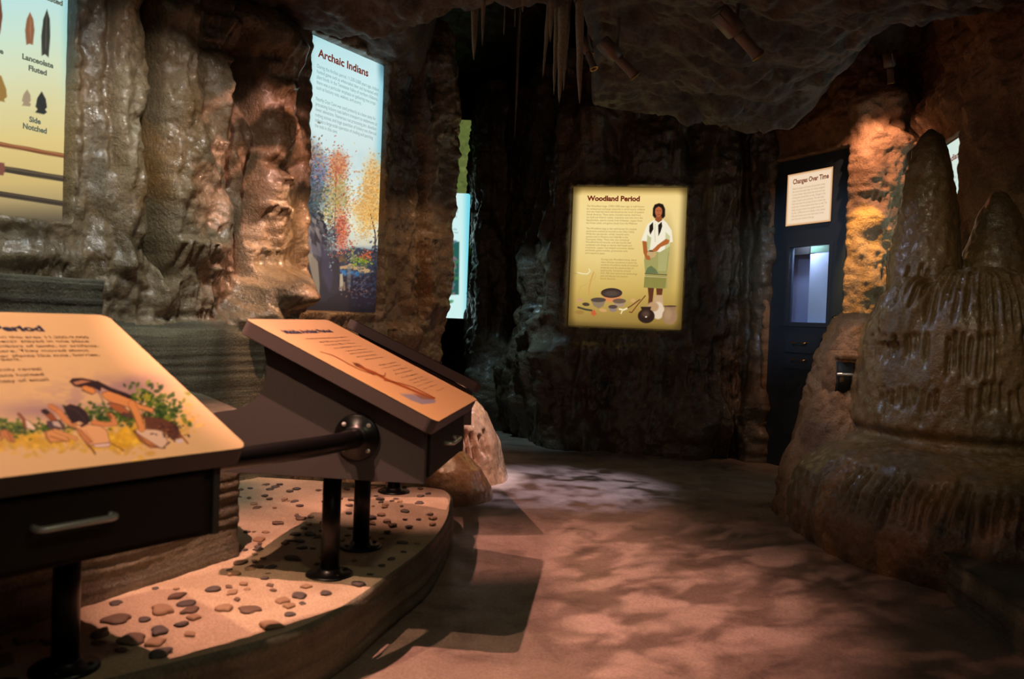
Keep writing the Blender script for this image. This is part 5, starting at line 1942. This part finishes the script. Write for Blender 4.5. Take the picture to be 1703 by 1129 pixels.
ZONES = [
    # x0, x1, y0, y1, count, sizes, group, label
    (-1.45, -0.55, 1.95, 2.62, 26, (0.018, 0.042), 'pebbles under the nearest desk', 'small flat pebble on the sand below the nearest display desk'),
    (-1.25, -0.38, 2.62, 3.25, 40, (0.012, 0.034), 'pebbles in front of the middle posts', 'small flat pebble on the sand between the nearest desk and the middle posts'),
    (-1.35, -0.30, 3.25, 4.00, 62, (0.010, 0.030), 'pebbles behind the middle posts', 'small flat pebble on the sand behind the posts of the middle desk'),
    (-1.45, -0.36, 4.00, 4.62, 56, (0.010, 0.028), 'pebbles around the far posts', 'small flat pebble on the sand around the posts of the farthest desk'),
]
for x0, x1, y0, y1, cnt, sz_, grp, lab in ZONES:
    n_, tries = 0, 0
    while n_ < cnt and tries < 3000:
        tries += 1
        if drop_pebble(random.uniform(x0, x1), random.uniform(y0, y1), random.uniform(*sz_), grp, lab):
            n_ += 1

# ================================================================== DARK BLUE DISPLAY CABINET
ux = np.array([*(DOOR_R - DOOR_L), 0.0])
CW = float(np.linalg.norm(ux))
pD = Panel((DOOR_L[0], DOOR_L[1], 0.0), ux, (0, 0, 1), CW, 2.59)
cab = empty('display_cabinet', pD.M, 'tall dark blue display cabinet with a small window and two drawers, set into the rock', 'cabinet')


def rect_of(*pts):
    q = [pD.loc(*p) for p in pts]
    return (q[0][0] + q[3][0]) / 2, (q[1][0] + q[2][0]) / 2, (q[2][1] + q[3][1]) / 2, (q[0][1] + q[1][1]) / 2


gx0, gx1, gy0, gy1 = rect_of((1313, 413), (1379, 404.5), (1375.5, 538), (1309.5, 534.5))


def frame_mesh(name, x0, x1, y0, y1, hx0, hx1, hy0, hy1, z0, z1, bevel=0.002):
    bm = bmesh.new()
    xs, ys = [x0, hx0, hx1, x1], [y0, hy0, hy1, y1]
    v = {(i, j): bm.verts.new((xs[i], ys[j], z1)) for i in range(4) for j in range(4)}
    fs = [bm.faces.new((v[i, j], v[i + 1, j], v[i + 1, j + 1], v[i, j + 1])) for i in range(3) for j in range(3) if (i, j) != (1, 1)]
    r = bmesh.ops.extrude_face_region(bm, geom=fs)
    bmesh.ops.translate(bm, vec=(0, 0, z0 - z1), verts=[q for q in r['geom'] if isinstance(q, bmesh.types.BMVert)])
    bmesh.ops.recalc_face_normals(bm, faces=bm.faces)
    return bm_mesh(name, bm)


link('body', frame_mesh('body', 0, CW, 0, 2.575, gx0, gx1, gy0, gy1, -0.05, 0.0), cab, M['navy'], smooth=False)
link('window_frame', frame_mesh('window_frame', gx0 - 0.03, gx1 + 0.03, gy0 - 0.035, gy1 + 0.035, gx0, gx1, gy0, gy1, 0.0, 0.008), cab, M['navy_light'], smooth=False)
# lit case behind the window
CD = 0.21
GW = gx1 - gx0
M['case_grey'] = plain('grey_blue_board', srgb(120, 128, 158), 0.6, gscale=3)
M['case_white'] = plain('white_blue_board', srgb(196, 208, 230), 0.6, gscale=3)
M['case_green'] = plain('green_board', srgb(84, 118, 90), 0.6)
cx0, cx1 = gx0 + 0.21, gx1 + 0.06
link('case_lining', frame_mesh('case_lining', cx0 - 0.45, cx1, gy0 - 0.03, gy1 + 0.16, cx0 - 0.44, cx1 - 0.01, gy0 - 0.02, gy1 + 0.15, -CD, -0.05), cab, M['case_grey'], smooth=False)
link('case_back', box_mesh('case_back', cx0 - 0.45, cx1, gy0 - 0.03, gy1 + 0.16, -CD - 0.01, -CD, 0), cab, M['case_grey'], smooth=False)
link('display_board', box_mesh('display_board', gx0 - 0.12 + 0.50 * GW, gx1 + 0.04, gy0 - 0.02, gy1 - 0.05, -0.14, -0.13, 0.002), cab, M['case_white'], smooth=False)
link('green_board', box_mesh('green_board', gx0 - 0.12 + 0.50 * GW, gx1 + 0.04, gy1 - 0.045, gy1 + 0.06, -0.14, -0.13, 0.002), cab, M['case_green'], smooth=False)
link('case_header', box_mesh('case_header', cx0 - 0.43, gx0 - 0.13 + 0.50 * GW, gy1 - 0.05, gy1 + 0.13, -0.19, -0.13, 0), cab, M['black'], smooth=False)
mg, nt, b_ = new_mat('clear_glass')
b_.inputs['Base Color'].default_value = (0, 0, 0, 1)
b_.inputs['Roughness'].default_value = 0.03
tr_ = N(nt, 'ShaderNodeBsdfTransparent')
fr_ = N(nt, 'ShaderNodeFresnel', i_IOR=1.3)
mx_ = N(nt, 'ShaderNodeMixShader')
nt.links.new(fr_.outputs[0], mx_.inputs[0])
nt.links.new(tr_.outputs[0], mx_.inputs[1])
nt.links.new(b_.outputs[0], mx_.inputs[2])
nt.links.new(mx_.outputs[0], nt.nodes['Material Output'].inputs[0])
gl = link('glass_pane', box_mesh('glass_pane', gx0, gx1, gy0, gy1, -0.030, -0.029, 0), cab, mg, smooth=False)
cl = area('case_lamp', (0, 0, 0), (0, 0, -1), 12.0, (0.60, 0.72, 1.0), 0.36, 0.04)
wc = cab.matrix_world @ Vector(((gx0 + gx1) / 2 - 0.12, gy1 + 0.11, -0.09))
cl.location = wc
aim(cl, cab.matrix_world @ Vector(((gx0 + gx1) / 2 - 0.14, gy0, -0.15)))
# placard, drawers, knob, lower panel
qx0, qx1, qy0, qy1 = rect_of((1312, 291.5), (1387.5, 277), (1383.5, 369), (1308.5, 376))
pl_ = link('placard', box_mesh('placard', qx0, qx1, qy0, qy1, 0.0, 0.012, 0.002), cab, M['black'], smooth=False)
pP = Panel(pD.O + pD.ux * qx0 + pD.uv * qy0 + pD.n * 0.012, pD.ux, pD.uv, qx1 - qx0, qy1 - qy0)
P = Painter(pP, 0.008, (1300, 270, 10.26), (240, 214, 182))
fu, fv = P.U / pP.w, P.V / pP.h
P.mixm(0.8 * sstep(0.05, 0.0, np.minimum(np.minimum(fu, 1 - fu), np.minimum(fv, 1 - fv))), (196, 134, 78))
fc = P.mesh('placard_face', 0.0005, pl_, LIT)
fc.data.transform(Matrix.Translation((qx0, qy0, 0.012)))
for o_ in (title(pP, pl_, 'Changes Over Time', (1319, 306.5), (1378.5, 295), 7.6, INK_RED2, 0.03),
           text_rows(pP, pl_, ['Natural changes and human choices both create', 'the record we study today. As cultures adapted', 'to new climates, they altered the tools and ways', 'of living that served them so well. Changes in the',
                               'shapes of spear points and pots. The new styles', 'they made show the passing of time to those who', 'study them. Drawers below show how, as well. The',
                               'design of points shows how people hunted, and', 'the last 12,000 years are on display in this cabinet.', 'Slide each drawer out to see how tools of every',
                               'time from here looked at that age.'], (1318.5, 314.5), (1377, 305.5), (1316, 365.5), INK_BROWN)):
    o_.data.transform(Matrix.Translation((qx0, qy0, 0.012)))
for (a_, b2, c_, d_q) in (((1307, 560.5), (1362.5, 562), (1362, 588), (1305.5, 587)), ((1305, 589.5), (1362, 592), (1361, 616), (1304, 613))):
    x0, x1, y0, y1 = rect_of(a_, b2, c_, d_q)
    dr = link('drawer', box_mesh('drawer', x0, x1, y0, y1, -0.005, 0.007, 0.002), cab, M['navy_light'], smooth=False)
    h_ = tube_mesh('handle', [(-0.075, 0, 0), (-0.072, 0, 0.022), (-0.06, 0, 0.03), (0.06, 0, 0.03), (0.072, 0, 0.022), (0.075, 0, 0)], 0.006, 10)
    h_.transform(Matrix.Translation(((x0 + x1) / 2 - 0.01, (y0 + y1) / 2 + 0.02, 0.006)))
    link('handle', h_, dr, M['bronze'])
x0, x1, y0, y1 = rect_of((1364.5, 563), (1368.5, 563), (1368, 598), (1364, 598))
link('pull_slot', box_mesh('pull_slot', x0, x1, y0, y1, 0.0, 0.003, 0), cab, M['black'], smooth=False)
x0, x1, y0, y1 = rect_of((1303, 667), (1361, 668), (1360, 726), (1301, 724))
link('lower_panel', box_mesh('lower_panel', x0, x1, y0, y1, 0.0, 0.004, 0.001), cab, M['navy_light'], smooth=False)
ku, kv = pD.loc(1390, 529)
kn = lathe_mesh('lock_knob', [(0, 0), (0.022, 0), (0.022, 0.006), (0.014, 0.01), (0.012, 0.03), (0, 0.032)], 20)
kn.transform(Matrix.Translation((ku, kv, 0)))
link('lock_knob', kn, cab, M['black_steel'])


# ================================================================== CEILING LAMPS
def track_spotlight(pos, direction, label, L=0.26, r=0.05, top=3.2, glint='bronze'):
    root = empty('track_spotlight', Matrix.Translation(pos), label, 'spotlight')
    q = Vector(direction).normalized().to_track_quat('Z', 'Y').to_matrix().to_4x4()
    back = box_mesh('transformer_box', -r, r, -r * 0.8, r * 0.8, -L * 0.55, 0.0, 0.006)
    back.transform(q)
    link('transformer_box', back, root, M['lamp_body'])
    sn = lathe_mesh('lamp_head', [(0, 0.004), (r * 0.62, 0.004), (r * 0.66, 0.02), (r * 0.66, L * 0.5), (r * 0.74, L * 0.52), (r * 0.74, L * 0.58), (r * 0.56, L * 0.58), (r * 0.5, L * 0.5), (0, L * 0.46)], 26)
    sn.transform(q)
    h = link('lamp_head', sn, root, M['lamp_body'])
    rg = lathe_mesh('lens_ring', [(r * 0.60, L * 0.585), (r * 0.82, L * 0.585), (r * 0.82, L * 0.615), (r * 0.60, L * 0.615), (r * 0.60, L * 0.585)], 26)
    rg.transform(q)
    link('lens_ring', rg, h, M[glint])
    kb = lathe_mesh('knob', [(0, 0), (0.010, 0), (0.010, 0.012), (0, 0.014)], 14)
    kb.transform(q @ Matrix.Translation((0, r * 0.66, L * 0.08)) @ Matrix.Rotation(-math.pi / 2, 4, 'X'))
    link('knob', kb, h, M[glint])
    st = tube_mesh('stem', [(0, 0, 0.02), (0, 0, top - pos[2])], 0.012, 12)
    link('stem', st, root, M['lamp_body'])
    return root


track_spotlight(tuple(atY(1226, 54, 4.75)), (0.80, 0.30, -0.62), 'beige ceiling spotlight with shiny ring, nearest the blue cabinet', L=0.30)
track_spotlight(tuple(atY(1027, 96, 5.4)), (0.80, 0.30, -0.62), 'beige ceiling spotlight above the yellow sign', L=0.27, r=0.045)
track_spotlight(tuple(atY(978, 88, 5.6)), (0.3, -0.2, -0.8), 'dark ceiling spotlight just beside the last sharp stalactite', L=0.2, r=0.035)
track_spotlight(tuple(atY(1480, 112, 6.0)), (0.25, 0.25, -0.9), 'small dark spotlight tucked above the brightly lit orange rock', L=0.18, r=0.035)

# clean up unused data
for ob in proto:
    bpy.data.objects.remove(ob)
